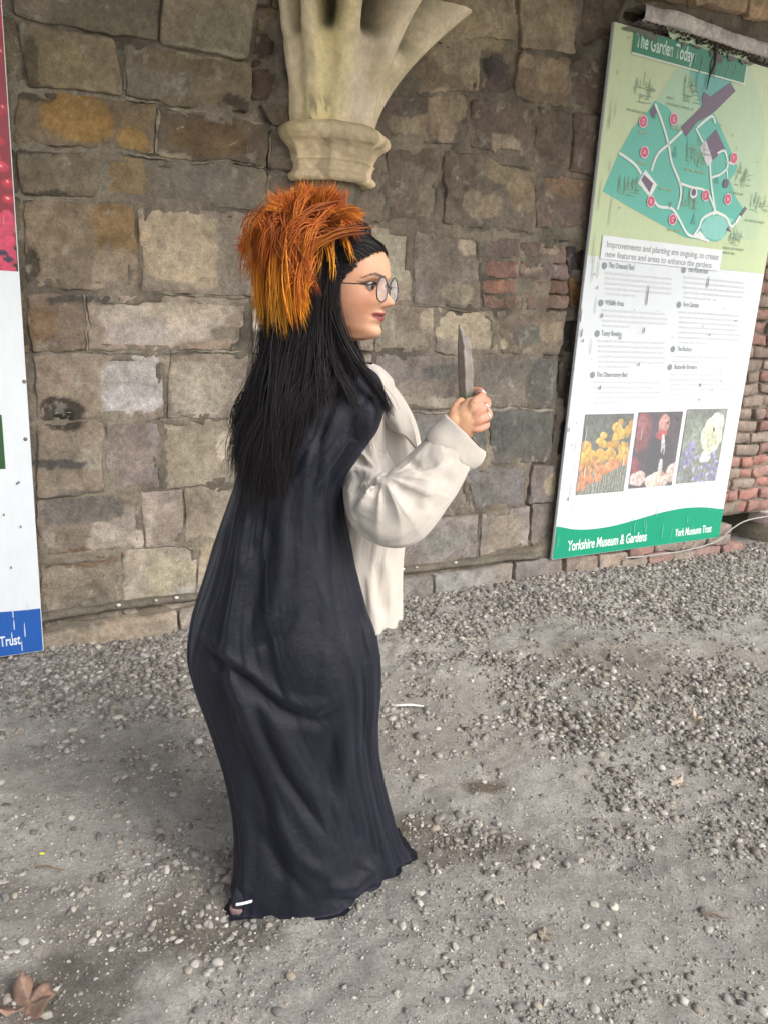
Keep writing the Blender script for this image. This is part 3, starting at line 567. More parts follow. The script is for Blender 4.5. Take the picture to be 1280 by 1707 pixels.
def text(body, s, z, size, rgb, off, parent, rot=0, sx=.8, right=False, name='lettering', bold=0.0, width=None):
    cu = bpy.data.curves.new(name, 'FONT'); cu.body = body; cu.size = size; cu.offset = bold
    if right: cu.align_x = 'RIGHT'
    o = bpy.data.objects.new(name, cu); COL.objects.link(o)
    dg = bpy.context.evaluated_depsgraph_get(); dg.update(); me = bpy.data.meshes.new_from_object(o.evaluated_get(dg)); COL.objects.unlink(o); bpy.data.objects.remove(o)
    if width:
        xs = [v.co.x for v in me.vertices]; sx = width/(max(xs)-min(xs))
    cr, sr = math.cos(rot), math.sin(rot)
    for v in me.vertices:
        x, y = v.co.x*sx, v.co.y; v.co = (s+x*cr-y*sr, -off, z+x*sr+y*cr)
    me.materials.clear(); me.materials.append(pmat(rgb, .5)); me.name = name
    o = bpy.data.objects.new(name, me); COL.objects.link(o); o.parent = parent; return o
OFF = .055
def wb(pts, off=OFF): return [W(x, y, off) for x, y in pts]
board = empty('information_panel', tuple(WO), WA)
tag(board, 'tall information board headed The Garden Today with a green map and three photographs', 'information board')
S0, S1, Z0, Z1 = 1.10, 2.53, .132, 2.905
m_board = Mat('painted_board', tuple(lin((224, 230, 234))), .38).vary(None, ((2.5, .05), (25, .04)), ((6, .2),), .002, (1, 1, .4)).m
bevbox('board', (S0, -OFF, Z0), (S1, -.035, Z1), m_board, board, .002)
for s in (1.2, 2.4): bevbox('batten', (s-.03, -.0345, .2), (s+.03, .02, 2.85), plain('batten_wood', (96, 84, 70), .8) if s < 2 else bpy.data.materials['batten_wood'], board)
L1, L2, L3, L4, L5 = OFF+.0012, OFF+.0022, OFF+.0032, OFF+.0042, OFF+.0052
sh = Sheet()
zsplit = W(973, 425, OFF)[1]
sh.add([(S0+.003, zsplit), (S1-.003, zsplit), (S1-.003, Z1-.003), (S0+.003, Z1-.003)], (202, 216, 172), L1)
sh.add(wb([(1110, 45), (1240, 80), (1275, 200), (1262, 400), (1195, 400), (1190, 330), (1225, 270), (1160, 180), (1130, 110)]), (190, 214, 178), L1+.0006)
sh.add(wb([(1130, 110), (1090, 170), (1112, 178), (1125, 200), (1135, 215), (1170, 165), (1165, 115)]), (176, 210, 178), L1+.0009)
sh.build('map_background', board)
# the map: park outline, buildings, paths
mp = Sheet()
mp.add(wb([(1090, 168), (1112, 178), (1128, 205), (1134, 222), (1150, 216), (1165, 190), (1190, 190), (1212, 240), (1228, 278), (1222, 292), (1215, 300), (1226, 330), (1240, 352), (1222, 372), (1200, 400), (1192, 403), (1140, 396), (1060, 352), (1003, 319), (1030, 255), (1052, 215), (1075, 190)]), (96, 190, 172), L2)
mp.add(wb([(1148, 112), (1188, 121), (1222, 133), (1190, 168), (1168, 182), (1163, 168)]), (100, 178, 168), L2)
mp.add(wb([(1200, 358), (1222, 366), (1212, 378), (1202, 398), (1188, 401), (1172, 394), (1166, 378), (1178, 362)]), (140, 210, 200), L3)
PUR = (112, 92, 116)
for q in ([(1133, 212), (1170, 176), (1168, 164), (1172, 153), (1182, 162), (1216, 138), (1224, 152), (1188, 188), (1160, 204), (1142, 228)], [(1081, 186), (1088, 176), (1094, 186), (1086, 198)], [(1175, 234), (1192, 216), (1207, 248), (1186, 268)], [(1067, 300), (1072, 291), (1087, 306), (1081, 321)],
          [(1211, 378), (1214, 382), (1218, 387), (1208, 384)], [(1229, 360), (1240, 344), (1243, 348), (1232, 364)]): mp.add(wb(q), PUR, L4)
mp.add(wb([(1164, 246), (1175, 234), (1186, 268), (1177, 278)]), (224, 218, 226), L4)
mp.add(wb([(1074, 283), (1094, 308), (1082, 330), (1062, 305)]), (236, 238, 236), L3)
mp.build('garden_map', board)
def ribbon(sh, pts, w_, rgb, off):
    P = np.array(wb(pts, OFF)); n = len(P); tt = np.linspace(0, n-1, (n-1)*5+1); Q = []
    for t in tt:
        i = min(int(t), n-2); f_ = t-i; p0, p1, p2, p3 = P[max(i-1, 0)], P[i], P[i+1], P[min(i+2, n-1)]
        Q.append(.5*((2*p1)+(-p0+p2)*f_+(2*p0-5*p1+4*p2-p3)*f_*f_+(-p0+3*p1-3*p2+p3)*f_**3))
    Q = np.array(Q); d = np.gradient(Q, axis=0); d /= np.linalg.norm(d, axis=1)[:, None]+1e-9; nn = np.c_[-d[:, 1], d[:, 0]]*w_/2
    for i in range(len(Q)-1): sh.add([Q[i]-nn[i], Q[i+1]-nn[i+1], Q[i+1]+nn[i+1], Q[i]+nn[i]], rgb, off)
WH = (238, 242, 238)
for (q, w_) in (([(1030, 255), (1055, 273), (1067, 290)], .014), ([(1090, 173), (1102, 205), (1112, 240), (1118, 272), (1130, 302), (1133, 325), (1127, 350)], .014), ([(1135, 219), (1113, 240), (1094, 258), (1084, 285)], .014), ([(1085, 328), (1096, 344), (1118, 348), (1130, 365), (1144, 390), (1162, 396), (1180, 402)], .014), ([(1129, 305), (1150, 312), (1176, 320), (1190, 352)], .013),
                ([(1158, 214), (1170, 238)], .012), ([(1160, 213), (1184, 194), (1190, 206)], .014), ([(1181, 270), (1184, 310), (1190, 350)], .013), ([(1184, 296), (1200, 290), (1211, 276), (1206, 252), (1194, 256)], .012), ([(1209, 278), (1211, 298)], .009), ([(1208, 270), (1222, 274)], .012),
                ([(1190, 353), (1170, 364), (1163, 380), (1154, 394)], .016), ([(1190, 353), (1208, 362), (1218, 378), (1232, 360)], .016)):
    pt = Sheet(); ribbon(pt, q, w_, WH, L5); pt.build('map_path', board)
pt = Sheet(); pt.add(wb([(1186, 360), (1188, 345), (1194, 355)]), WH, L5+.0005); pt.build('map_path', board); pt = Sheet(); pt.add(wb([(1152, 396), (1165, 385), (1178, 402)]), WH, L5+.0005)
pt.build('map_path', board)
def disc(sh, x, y, r, rgb, off, ex=1, n=16):
    s, z = W(x, y, OFF); sh.add([(s+r*ex*math.cos(a), z+r*math.sin(a)) for a in np.linspace(0, 2*math.pi, n, endpoint=False)], rgb, off)
for (x, y, ch) in ((1070, 203, 'D'), (1121, 199, 'G'), (1072, 254, 'A'), (1083, 336, 'B'), (1119, 366, 'C'), (1174, 326, 'E'), (1211, 332, 'H'), (1221, 264, 'F')):
    mk = Sheet(); disc(mk, x, y, .031, (244, 214, 220), L5+.001, 1); disc(mk, x, y, .026, (214, 84, 118), L5+.0016, 1); mk.build('map_marker', board)
    s, z = W(x, y, OFF); text(ch, s-.009, z-.011, .032, (250, 236, 240), L5+.0024, board, name='map_letter')
mk = Sheet(); disc(mk, 1154, 322, .028, WH, L5+.001); disc(mk, 1154, 321, .019, PUR, L5+.0018);  mk.build('map_marker', board); mk = Sheet(); disc(mk, 1208, 306, .024, PUR, L5+.001)
mk.build('map_marker', board)
# little line drawings of buildings, as they appear: pale sketchy strokes
sk = Sheet(); GR = (142, 170, 142)
def strokes(cx, cy, w_, h_, n, seed, rgb=GR, off=L5):
    r_ = np.random.default_rng(seed); s0, z0 = W(cx-w_/2, cy+h_/2, OFF); s1, _ = W(cx+w_/2, cy, OFF); _, z1 = W(cx, cy-h_/2, OFF)
    for i in range(n):
        a = np.array([r_.uniform(s0, s1), r_.uniform(z0, z1)]); v = r_.random() < .6; L = r_.uniform(.02, .07)
        if v: sk.add([a, a+[.0035, 0], a+[.0035, L], a+[0, L]], rgb, off)
        else: sk.add([a, a+[L, 0], a+[L, .0035], a+[0, .0035]], rgb, off)
for q in ((1068, 155, 34, 26, 26, 1), (1147, 152, 24, 34, 34, 2), (1155, 258, 34, 36, 40, 3), (1043, 315, 34, 22, 34, 4), (1146, 341, 26, 18, 30, 5), (1231, 300, 24, 26, 22, 6), (1260, 345, 28, 14, 24, 7), (1222, 398, 22, 22, 22, 8)): strokes(*q)
for (x, y) in ((1122, 262), (1192, 306), (1153, 374)):
    s, z = W(x, y, OFF); sk.add([(s-.02, z), (s+.02, z), (s, z+.06)], (78, 158, 148), L4+.0003)
def bars(x, y, wpx, rgb, off, hgt=.009, seed=0, rot=0, gap=.011):
    """a line of print too small to read: word-length dashes"""
    r_ = np.random.default_rng(seed); s, z = W(x, y, OFF); s1, _ = W(x+wpx, y, OFF)
    while s < s1-.02:
        L = min(r_.uniform(.02, .075), s1-s)
        sk.add([(s, z), (s+L, z), (s+L, z+hgt), (s, z+hgt)], rgb, off); s += L+gap
for (x, y, w_) in ((1044, 184, 36), (1110, 164, 14), (1110, 174, 52), (1140, 284, 40), (1062, 222, 20), (1060, 272, 24), (1215, 322, 24), (1240, 368, 36), (1204, 414, 36), (1204, 422, 24), (1098, 316, 20), (1110, 384, 24), (1116, 214, 18)): bars(x, y, w_, (150, 176, 140), L5, .01, int(x))
# header
hd = Sheet(); zt, zb = 2.925-.03, 2.79
hs0, hs1 = W(1051, 90, OFF)[0], W(1242, 110, OFF)[0]; zb = W(1145, 113, OFF)[1]
hd.add([(hs0, zb-.008), (hs1+.008, zb-.008), (hs1+.008, Z1-.004), (hs0, Z1-.004)], (226, 238, 220), L5+.0006)
hd.add([(hs0, zb), (hs1, zb), (hs1, Z1-.004), (hs0, Z1-.004)], (30, 132, 100), L5+.0012)
hd.build('header_band', board)
a = W(1057, 76, OFF); text('The Garden Today', a[0], zb+.028, .092, (214, 236, 222), L5+.002, board, name='heading', width=W(1154, 97, OFF)[0]-a[0], bold=.002)
# white caption and body
bd = Sheet(); c0, c1 = W(1002, 400, OFF)[0], W(1202, 420, OFF)[0]
ztop = W(1002, 392, OFF)[1]
bd.add([(c0, zsplit-.01), (c1, zsplit-.01), (c1, ztop), (c0, ztop)], (236, 240, 244), L5+.0008)
bd.build('caption_ground', board)
a, b = W(1008, 412, OFF), W(1196, 421, OFF); text('Improvements and planting are ongoing, to create', a[0], a[1]+.0, .046, (158, 165, 170), L5+.0016, board, width=b[0]-a[0], name='caption', bold=.0006)
a, b = W(1006, 428, OFF), W(1184, 439, OFF); text('new features and areas to enhance the gardens', a[0], a[1], .046, (158, 165, 170), L5+.0016, board, width=b[0]-a[0], name='caption', bold=.0006)
TG = (142, 148, 154); BG = (208, 212, 216)
for (x, y, t, x1, nl, wp) in ((1004, 446, 'The Oriental Bed', 1056, 5, 112), (998, 508, 'Wildlife Area', 1039, 4, 110), (992, 559, 'Tansy Beetles', 1035, 6, 112), (984, 628, 'The Observatory Bed', 1044, 5, 116), (1136, 453, 'The Prairie Bed', 1179, 5, 104), (1128, 511, 'Fern Garden', 1163, 7, 104), (1118, 585, 'The Rockery', 1152, 2, 98), (1113, 615, 'Butterfly Borders', 1160, 5, 100)):
    s, z = W(x+3, y-2, OFF); disc(sk, x+2.5, y-3, .018, TG, L2, 1); 
    s2, z2 = W(x+9, y, OFF); text(t, s2, z2, .040, TG, L2, board, width=(W(x1, y, OFF)[0]-s2), name='entry_title', bold=.0002)
    for i in range(nl): bars(x+4 if x < 1090 else x+2, y+10.5+i*8.6-(0 if x < 1090 else i*.2), wp*(1 if i < nl-1 else .45), BG, L2, .010, int(x+i*7), gap=.006)
for (x, y, w_) in ((1000, 828, 36), (1076, 818, 44), (1150, 808, 40), (1078, 824, 36)): bars(x, y, w_, (196, 200, 204), L2, .007, int(x))
sk.build('small_print', board)['kind'] = 'stuff'
# weathering: dark specks, pale scratches running down
wt = Sheet(); r2 = np.random.default_rng(5)
def drop(s, z, w_, h_, rgb, off):
    wt.add([(s, z), (s+w_, z+h_*.1), (s+w_*.9, z+h_*.8), (s+w_*.4, z+h_), (s-w_*.2, z+h_*.5)], rgb, off)
for i in range(46):
    s, z = r2.uniform(S0+.03, S1-.05), r2.uniform(.3, 2.85); drop(s, z, r2.uniform(.003, .007), r2.uniform(.005, .022), (96, 104, 100), L5+.003)
for (x, y, h_) in ((1074, 510, .12), (1070, 556, .04), (1176, 480, .07), (1180, 560, .015), (966, 562, .05), (1164, 645, .03), (945, 720, .03), (1000, 530, .03), (1031, 566, .02), (1198, 620, .01), (1162, 668, .02), (944, 835, .03), (964, 538, .08), (997, 650, .03), (1062, 610, .02)):
    s, z = W(x, y, OFF); drop(s, z, .007, h_, (108, 112, 114), L5+.003)
for i in range(30):
    s = r2.uniform(S0+.02, S1-.05); g = r2.random() < .6; z = r2.uniform(Z0+.02, Z0+.26) if g else r2.uniform(.35, 1.0); drop(s, z, r2.uniform(.002, .005), r2.uniform(.03, .12 if g else .2), (120, 196, 172) if g else (226, 228, 226), L5+.0035)
for i in range(26):
    s = r2.uniform(hs0, hs1); z = r2.uniform(zb+.01, Z1-.05); drop(s, z, r2.uniform(.002, .004), r2.uniform(.02, .06), (130, 176, 156), L5+.0035)
for i in range(16):
    s = S0+r2.uniform(.02, .12); z = r2.uniform(.4, 2.8); drop(s, z, .004, r2.uniform(.04, .2), (178, 184, 168), L5+.003)
wt.build('scratches', board)['kind'] = 'stuff'
# footer wave
ft = Sheet(); cx_ = [(920, 876), (945, 882), (980, 883), (1020, 877), (1060, 866), (1100, 854), (1140, 846), (1175, 845), (1205, 849)]
up = [W(x, y, OFF) for x, y in cx_]; up = [(min(max(s, S0+.004), S1-.004), z) for s, z in up]; ss = np.linspace(S0+.004, S1-.004, 60)
uz = np.interp(ss, [q[0] for q in up], [q[1] for q in up]); k_ = np.ones(7)/7; uz2 = np.convolve(np.pad(uz, 3, 'edge'), k_, 'valid')
ft.add([(S0+.004, Z0+.004), (S1-.004, Z0+.004)]+[(s, z) for s, z in zip(ss[::-1], uz2[::-1])], (18, 148, 114), L3)
ft.build('footer_wave', board)
a, b = W(944, 918, OFF), W(1076, 900, OFF); text('Yorkshire Museum & Gardens', a[0], a[1], .088, (232, 244, 240), L4, board, width=b[0]-a[0], name='lettering', bold=.0016)
a, b = W(1123, 894, OFF), W(1184, 886, OFF); text('York Museums Trust', a[0], a[1], .072, (232, 244, 240), L4, board, width=b[0]-a[0], name='lettering', bold=.0014)
# dirt stuck under the drip ledge: crumbs of earth and root in front of the header
dv = []; df = []; V0, F0 = ICO1
for i in range(420):
    s = np.clip(r2.normal(1.8, .28), 1.25, 2.45); z = 2.945-abs(r2.normal(0, .018)); rr_ = r2.uniform(.002, .008)
    dv.append(V0*(rr_*np.array([1.4, .45, .8]))*(1+.3*vn(V0*2+i, 4))[:, None]+[s, -OFF-.006-r2.random()*.008, z]); df.append(F0+len(V0)*i)
cc = np.repeat(np.array([lin((70, 56, 46)), lin((92, 76, 60)), lin((58, 50, 44))])[r2.integers(0, 3, 420)], len(V0), 0)
o = mesh('caked_dirt', np.concatenate(dv), np.concatenate(df), m_stone, board, col=cc); o['kind'] = 'stuff'
def stain(s, z, rw, rh, rgb, off, seed):
    r_ = np.random.default_rng(seed); a = np.linspace(0, 2*np.pi, 40, endpoint=False); k = 1+.28*np.sin(a*3+r_.uniform(0, 6))+.2*np.sin(a*7+r_.uniform(0, 6))+.12*r_.normal(size=40)
    q = Sheet(); q.add([(s+rw*kk*math.cos(t), min(z+rh*kk*math.sin(t), Z1-.002)) for t, kk in zip(a, k)], rgb, off); o = q.build('dirt_stain', board)
for i, (x, y, rw, rh, rgb) in enumerate(((1070, 52, .10, .03, (96, 100, 84)), (1125, 56, .09, .035, (84, 68, 56)), (1142, 62, .06, .035, (104, 88, 66)), (1165, 68, .12, .03, (74, 58, 52)), (1190, 74, .09, .06, (72, 52, 50)), (1212, 82, .09, .045, (82, 60, 54)), (1188, 100, .02, .08, (54, 78, 62)), (1232, 92, .09, .04, (92, 76, 64)), (1262, 98, .12, .02, (100, 96, 80)))):
    s, z = W(x, y, OFF); stain(s, z, rw, rh, rgb, L5+.0036+i*.0004, i)
tube('root', [(W(x, y, OFF)[0], -OFF-.012, W(x, y, OFF)[1]) for x, y in ((1190, 74), (1189, 90), (1187, 108), (1179, 128), (1174, 150))], [.012, .008, .006, .004, .002], Mat('root', tuple(lin((70, 74, 62))), .9).m, board)
# three small colour photographs printed on the board
def photo(name, px, fn, nx=90, nz=120, off=L3):
    (a, b, c, d) = [W(x, y, OFF) for x, y in px]; s0 = (a[0]+d[0])/2; s1 = (b[0]+c[0])/2; z1 = (a[1]+b[1])/2; z0 = (c[1]+d[1])/2
    u, v = np.meshgrid(np.linspace(0, 1, nx), np.linspace(0, 1, nz)); u = u.ravel(); v = v.ravel()
    wu = .022*fbm(np.c_[u, v, u*0], 9, 3, 3); wv = .018*fbm(np.c_[u, v, u*0], 9, 3, 6)
    col = fn(u+wu, v+wv)*(1+.45*fbm(np.c_[u, v, u*0], 26, 3, 8))[:, None]*.74+.13; V = np.c_[s0+(s1-s0)*u, np.full(len(u), -off), z1-(z1-z0)*v]
    return mesh(name, V, gridf(nx, nz), m_print, board, col=np.clip(col, 0, 1), smooth=False)
def q3(u, v, k=1, s=0): return fbm(np.c_[u, v, np.full(len(u), s)], k, 3, int(s))
def blob(c, u, v, x, y, rx, ry, rgb, soft=.15, shade=.35):
    d = np.sqrt(((u-x)/rx)**2+((v-y)/ry)**2); k = sst(1-d, 0, soft)[:, None]; sh_ = (1-shade*np.clip((v-y)/ry*.6+.4*(u-x)/rx, -1, 1))[:, None]
    return c*(1-k)+lin(rgb)*sh_*k
def flowers(u, v):
    c = lin((92, 98, 92))*(1+.3*q3(u*6, v*2, 2, 3))[:, None]
    st = (np.abs(np.sin(u*60+v*9)) > .8)[:, None]*(v > .55)[:, None]; c = np.where(st, lin((150, 156, 140)), c)
    r_ = np.random.default_rng(3)
    for i in range(95):
        x = r_.random(); y = .02+r_.random()*.92; edge = .36-.38*x
        if y < edge+.02 or y > .95-.35*x+.0: continue
        o_ = y > .62-.05*x; c = blob(c, u, v, x, y, r_.uniform(.06, .1), r_.uniform(.045, .07), ((214, 134, 84), (222, 150, 96))[i % 2] if o_ else ((222, 174, 72), (206, 154, 60), (232, 188, 92))[i % 3])
    return c
def reader(u, v):
    c = lin((62, 48, 66))*(1+.3*q3(u, v, 4, 5))[:, None]
    c = blob(c, u, v, .12, .25, .22, .28, (128, 58, 70)); c = blob(c, u, v, .10, .2, .13, .18, (150, 84, 94)); c = blob(c, u, v, .04, .75, .16, .2, (140, 60, 76)); c = blob(c, u, v, .2, .88, .25, .1, (214, 190, 182))
    c = blob(c, u, v, .62, .66, .34, .40, (30, 32, 50), .1); c = blob(c, u, v, .6, .18, .13, .15, (206, 148, 140)); c = blob(c, u, v, .58, .30, .15, .07, (182, 62, 70)); c = blob(c, u, v, .64, .42, .05, .13, (226, 222, 226)); c = blob(c, u, v, .66, .72, .05, .12, (206, 208, 216))
    c = blob(c, u, v, .62, .92, .28, .13, (222, 202, 188)); c = blob(c, u, v, .95, .82, .14, .14, (206, 186, 178)); return blob(c, u, v, .72, .83, .07, .04, (202, 150, 140))
def butterfly(u, v):
    c = lin((118, 128, 116))*(1+.35*q3(u, v, 3, 6))[:, None]
    for i in range(90):
        r_ = np.random.default_rng(i+40); x = r_.random(); y = .5+.45*r_.random()+.1*x
        if i % 3 == 0: x = .12+.18*r_.random(); y = .45+.3*r_.random()
        c = blob(c, u, v, x, y, .035, .03, ((142, 136, 188), (116, 108, 168), (170, 166, 208))[i % 3])
    c = blob(c, u, v, .7, .36, .28, .26, (226, 232, 206), .08, .15); c = blob(c, u, v, .78, .2, .2, .16, (232, 236, 220), .08, .1); c = blob(c, u, v, .70, .38, .2, .17, (206, 216, 176), .3, .1)
    c = blob(c, u, v, .62, .68, .15, .06, (222, 226, 226)); c = blob(c, u, v, .6, .62, .1, .05, (226, 230, 226)); return blob(c, u, v, .74, .28, .03, .03, (60, 60, 60))
photo('flower_photograph', [(973, 692), (1055, 688), (1039, 818), (960, 826)], flowers)
photo('reader_photograph', [(1062, 688), (1135, 685), (1121, 807), (1047, 816)], reader)
photo('butterfly_photograph', [(1142, 683), (1210, 680), (1194, 799), (1127, 808)], butterfly)
# ---- left panel: only its right edge is in the picture
lb = empty('berry_panel', tuple(WO), WA)
tag(lb, 'tall board at left with red berry picture above white and blue foot reading Trust', 'information board')
A0, A1, AZ0, AZ1 = -3.02, -1.62, .03, 2.8
bevbox('board', (A0, -OFF, AZ0), (A1, -.035, AZ1), m_board, lb, .002)
def berry(u, v):
    c = lin((150, 26, 48))*(1+.2*q3(u*4, v*4, 1, 9))[:, None]; r_ = np.random.default_rng(8)
    c = np.where((v > .9)[:, None], lin((26, 32, 34)), c); c = np.where((v < .08)[:, None], lin((84, 96, 76)), c)
    for i in range(900):
        x = r_.random(); y = r_.uniform(.05, .90)
        c = blob(c, u, v, x, y, .02, .014, ((196, 34, 62), (172, 26, 52), (208, 52, 78))[i % 3], .3, .45)
        if i % 2 == 0: c = blob(c, u, v, x-.004, y-.004, .004, .003, (240, 190, 196))
    for i in range(90):
        x = r_.random(); y = r_.uniform(.86, .95); c = blob(c, u, v, x, y, .025, .008, ((36, 90, 50), (70, 140, 60), (30, 60, 40))[i % 3])
    for i in range(60): c = blob(c, u, v, .99-r_.random()*.03, r_.uniform(.84, 1), .012, .012, (204, 64, 98))
    for i in range(80): c = blob(c, u, v, r_.random(), r_.uniform(.93, .99), .015, .009, (44, 46, 66))
    return c
uu, vv = np.meshgrid(np.linspace(0, 1, 250), np.linspace(0, 1, 200)); cc = berry(uu.ravel(), vv.ravel())
mesh('berry_photograph', np.c_[A0+.003+(A1-A0-.006)*uu.ravel(), np.full(uu.size, -L1), AZ1-.003-(AZ1-1.555)*vv.ravel()], gridf(250, 200), m_print, lb, col=np.clip(cc, 0, 1), smooth=False)
s2 = Sheet(); ss = np.linspace(A0+.004, A1-.003, 40)
s2.add([(A0+.004, AZ0+.004), (A1-.003, AZ0+.004)]+[(s, .222-.0+.05*math.sin((s-A1)*2.2)**2+.0*(s)) for s in ss[::-1]], (38, 92, 172), L2)
g = W(4, 700, OFF); s2.add([(g[0]-.5, g[1]-.19), (g[0], g[1]-.19), (g[0], g[1]+.02), (g[0]-.5, g[1]+.02)], (46, 88, 52), L2)
s2.build('blue_foot', lb)
a = W(35, 1072, OFF); text('York Museums Trust', a[0], a[1]-.002, .062, (226, 234, 244), L3, lb, right=True, width=.30, bold=.0012)
s3 = Sheet(); wt = s3
for (x, y, h_) in ((22, 1030, .05), (24, 1050, .05), (46, 1018, .05), (42, 1062, .07), (37, 1085, .05), (20, 1064, .03)):
    s, z = W(x, y, OFF); drop(s, z, .0035, h_, (204, 218, 232), L4)
for (x, y) in ((28, 808), (31, 806), (18, 948), (34, 880), (6, 860)):
    s, z = W(x, y, OFF); drop(s, z, .006, .012, (110, 118, 120), L4)
for i in range(60):
    s, z = r2.uniform(A0, A1-.02), r2.uniform(1.6, 2.4); drop(s, z, .0025, r2.uniform(.02, .09), (222, 130, 144), L4)
s3.build('scratches', lb)['kind'] = 'stuff'
sv = Sheet()
for (x, y) in ((41, 636), (43, 732)):
    s, z = W(x, y, OFF); bm = bmesh.new(); bmesh.ops.create_uvsphere(bm, u_segments=10, v_segments=6, radius=.008); me = bpy.data.meshes.new('screw'); bm.to_mesh(me); bm.free(); me.materials.append(plain('screw_metal', (120, 124, 120), .5, Metallic=.6))
    o = bpy.data.objects.new('screw', me); COL.objects.link(o); o.parent = lb; o.location = (s, -OFF, z); o.scale = (1, .4, 1)
# ================================================================== the woman
def proj(P):
    d = np.asarray(P)-CAM; w_ = d@_f; return np.stack([CX+FPX*(d@_r)/w_, CY-FPX*(d@_u)/w_], -1)
def interp(z, pts): a = np.array(pts); return np.interp(z, a[:, 0], a[:, 1])
def sinterp(z, pts, k=3):
    """smooth monotone-ish interpolation"""
    a = np.array(pts); zz = np.asarray(z, float); i = np.clip(np.searchsorted(a[:, 0], zz)-1, 0, len(a)-2)
    h = a[i+1, 0]-a[i, 0]; t = np.clip((zz-a[i, 0])/h, 0, 1); m = np.gradient(a[:, 1], a[:, 0])
    return (2*t**3-3*t**2+1)*a[i, 1]+(t**3-2*t**2+t)*h*m[i]+(-2*t**3+3*t**2)*a[i+1, 1]+(t**3-t**2)*h*m[i+1]
def gnorm(V, nu, nv, closed=True):
    G = V.reshape(nv, nu, 3); du = (np.roll(G, -1, 1)-np.roll(G, 1, 1)) if closed else np.gradient(G, axis=1); dv = np.gradient(G, axis=0)
    n = np.cross(du, dv); n /= np.linalg.norm(n, axis=2)[..., None]+1e-12
    c = G.mean(1, keepdims=True); s = np.sign(((G-c)*n).sum(-1).mean()); return (n*s).reshape(-1, 3)
def smoothmax(x): return np.clip(x, 0, None)
def creases(V, N_, lst):
    px = proj(V); view = V-CAM; view /= np.linalg.norm(view, axis=1)[:, None]; face = sst(-(view*N_).sum(1), .0, .35)
    D = np.zeros(len(V))
    for pts, dep, wd in lst:
        P = np.array(pts, float); best = np.full(len(V), 1e9); tb = np.zeros(len(V)); L = np.r_[0, np.cumsum(np.linalg.norm(np.diff(P, axis=0), axis=1))]
        for i in range(len(P)-1):
            a = P[i]; b = P[i+1]; ab = b-a; t = np.clip(((px-a)@ab)/(ab@ab), 0, 1); d = np.linalg.norm(px-a-t[:, None]*ab, axis=1)
            m = d < best; best = np.where(m, d, best); tb = np.where(m, (L[i]+t*(L[i+1]-L[i]))/L[-1], tb)
        env = sst(tb, -.02, .25)*sst(1-tb, -.02, .25)*.85+.15
        D -= dep*np.exp(-(best/wd)**2)*env*(best < wd*3)
    return V+N_*(D*face)[:, None]
def loft(levels, nu, nv, expo=2.2):
    """levels: (photo y, left x, right x, centre depth, half depth) of horizontal sections"""
    rows = []
    for lv in levels:
        py, xl, xr, Yc, ry = lv[:5]; sh_ = lv[5] if len(lv) > 5 else 0.0
        a = at(xl, py, Yc); b = at(xr, py, Yc)
        if sh_:
            z_ = (a[2]+b[2])/2; hw = (b[0]-a[0])/2
            def onz(x, Yq):
                y0_, y1_ = 0., 3000.
                for _ in range(40):
                    m_ = .5*(y0_+y1_)
                    if at(x, m_, Yq)[2] > z_: y0_ = m_
                    else: y1_ = m_
                return at(x, m_, Yq)
            for _ in range(4): a = onz(xl, Yc-sh_*hw); b = onz(xr, Yc+sh_*hw); hw = (b[0]-a[0])/2
        rows.append(((a[2]+b[2])/2, (a[0]+b[0])/2, (b[0]-a[0])/2, Yc, ry, b[2]-a[2], sh_))
    R_ = np.array(rows); q = np.linspace(0, len(R_)-1, nv); idx = np.arange(len(R_)); cols = [sinterp(q, np.c_[idx, R_[:, k]]) for k in range(7)]
    th = np.arange(nu)*2*np.pi/nu; ct, st = np.cos(th), np.sin(th)
    f_ = (np.abs(ct)**expo+np.abs(st)**expo)**(-1/expo); ux, uy = ct*f_, st*f_
    z, cx, rx, Yc, ry, tl, sh_ = cols
    X = cx[:, None]+rx[:, None]*ux; Yy = Yc[:, None]+ry[:, None]*uy+sh_[:, None]*rx[:, None]*ux; Z = z[:, None]+.5*tl[:, None]*ux
    return np.stack([X, Yy, Z], -1).reshape(-1, 3), th, z
skin_c = lin((198, 150, 120))
m_skin = Mat('skin', rough=.56, Subsurface_Weight=.2, Subsurface_Scale=.012).vary('Col', ((22, .10), (120, .08), (600, .08)), ((500, .35), (1400, .3)), .0012).m
m_robe = Mat('navy_satin', tuple(lin((17, 19, 31))), .55, Sheen_Weight=.12, Specular_IOR_Level=.35, Sheen_Roughness=.4).vary(None, ((5, .12),), ((700, .3), (60, .22), (16, .55)), .008).m
m_robe.node_tree.nodes['Principled BSDF'].inputs['Sheen Tint'].default_value = (.35, .38, .55, 1)
m_fleece = Mat('cream_fleece', tuple(lin((194, 186, 176))), .9, Sheen_Weight=.3).vary(None, ((10, .05), (400, .08)), ((700, .5), (25, .25)), .003).m
m_hair = Mat('black_hair', tuple(lin((32, 28, 30))), .5).m
m_hair.node_tree.nodes['Principled BSDF'].inputs['Specular IOR Level'].default_value = .3
m_fur = Mat('orange_fur', rough=.7, Sheen_Weight=.0).m; _a = m_fur.node_tree.nodes.new('ShaderNodeAttribute'); _a.attribute_name = 'Col'; m_fur.node_tree.links.new(_a.outputs['Color'], m_fur.node_tree.nodes['Principled BSDF'].inputs['Base Color'])
g0 = gnd(520, 1480)
person = empty('person', (g0[0], 1.78, 0)); OFFP = np.array([g0[0], 1.78, 0])
tag(person, 'woman with long black hair, orange feathery headpiece, glasses, navy robe and cream jacket', 'person')
def pmesh(name, V, Fc, mat=None, parent=None, **k):
    V = np.asarray(V)-OFFP; return mesh(name, V, Fc, mat, parent or person, **k)
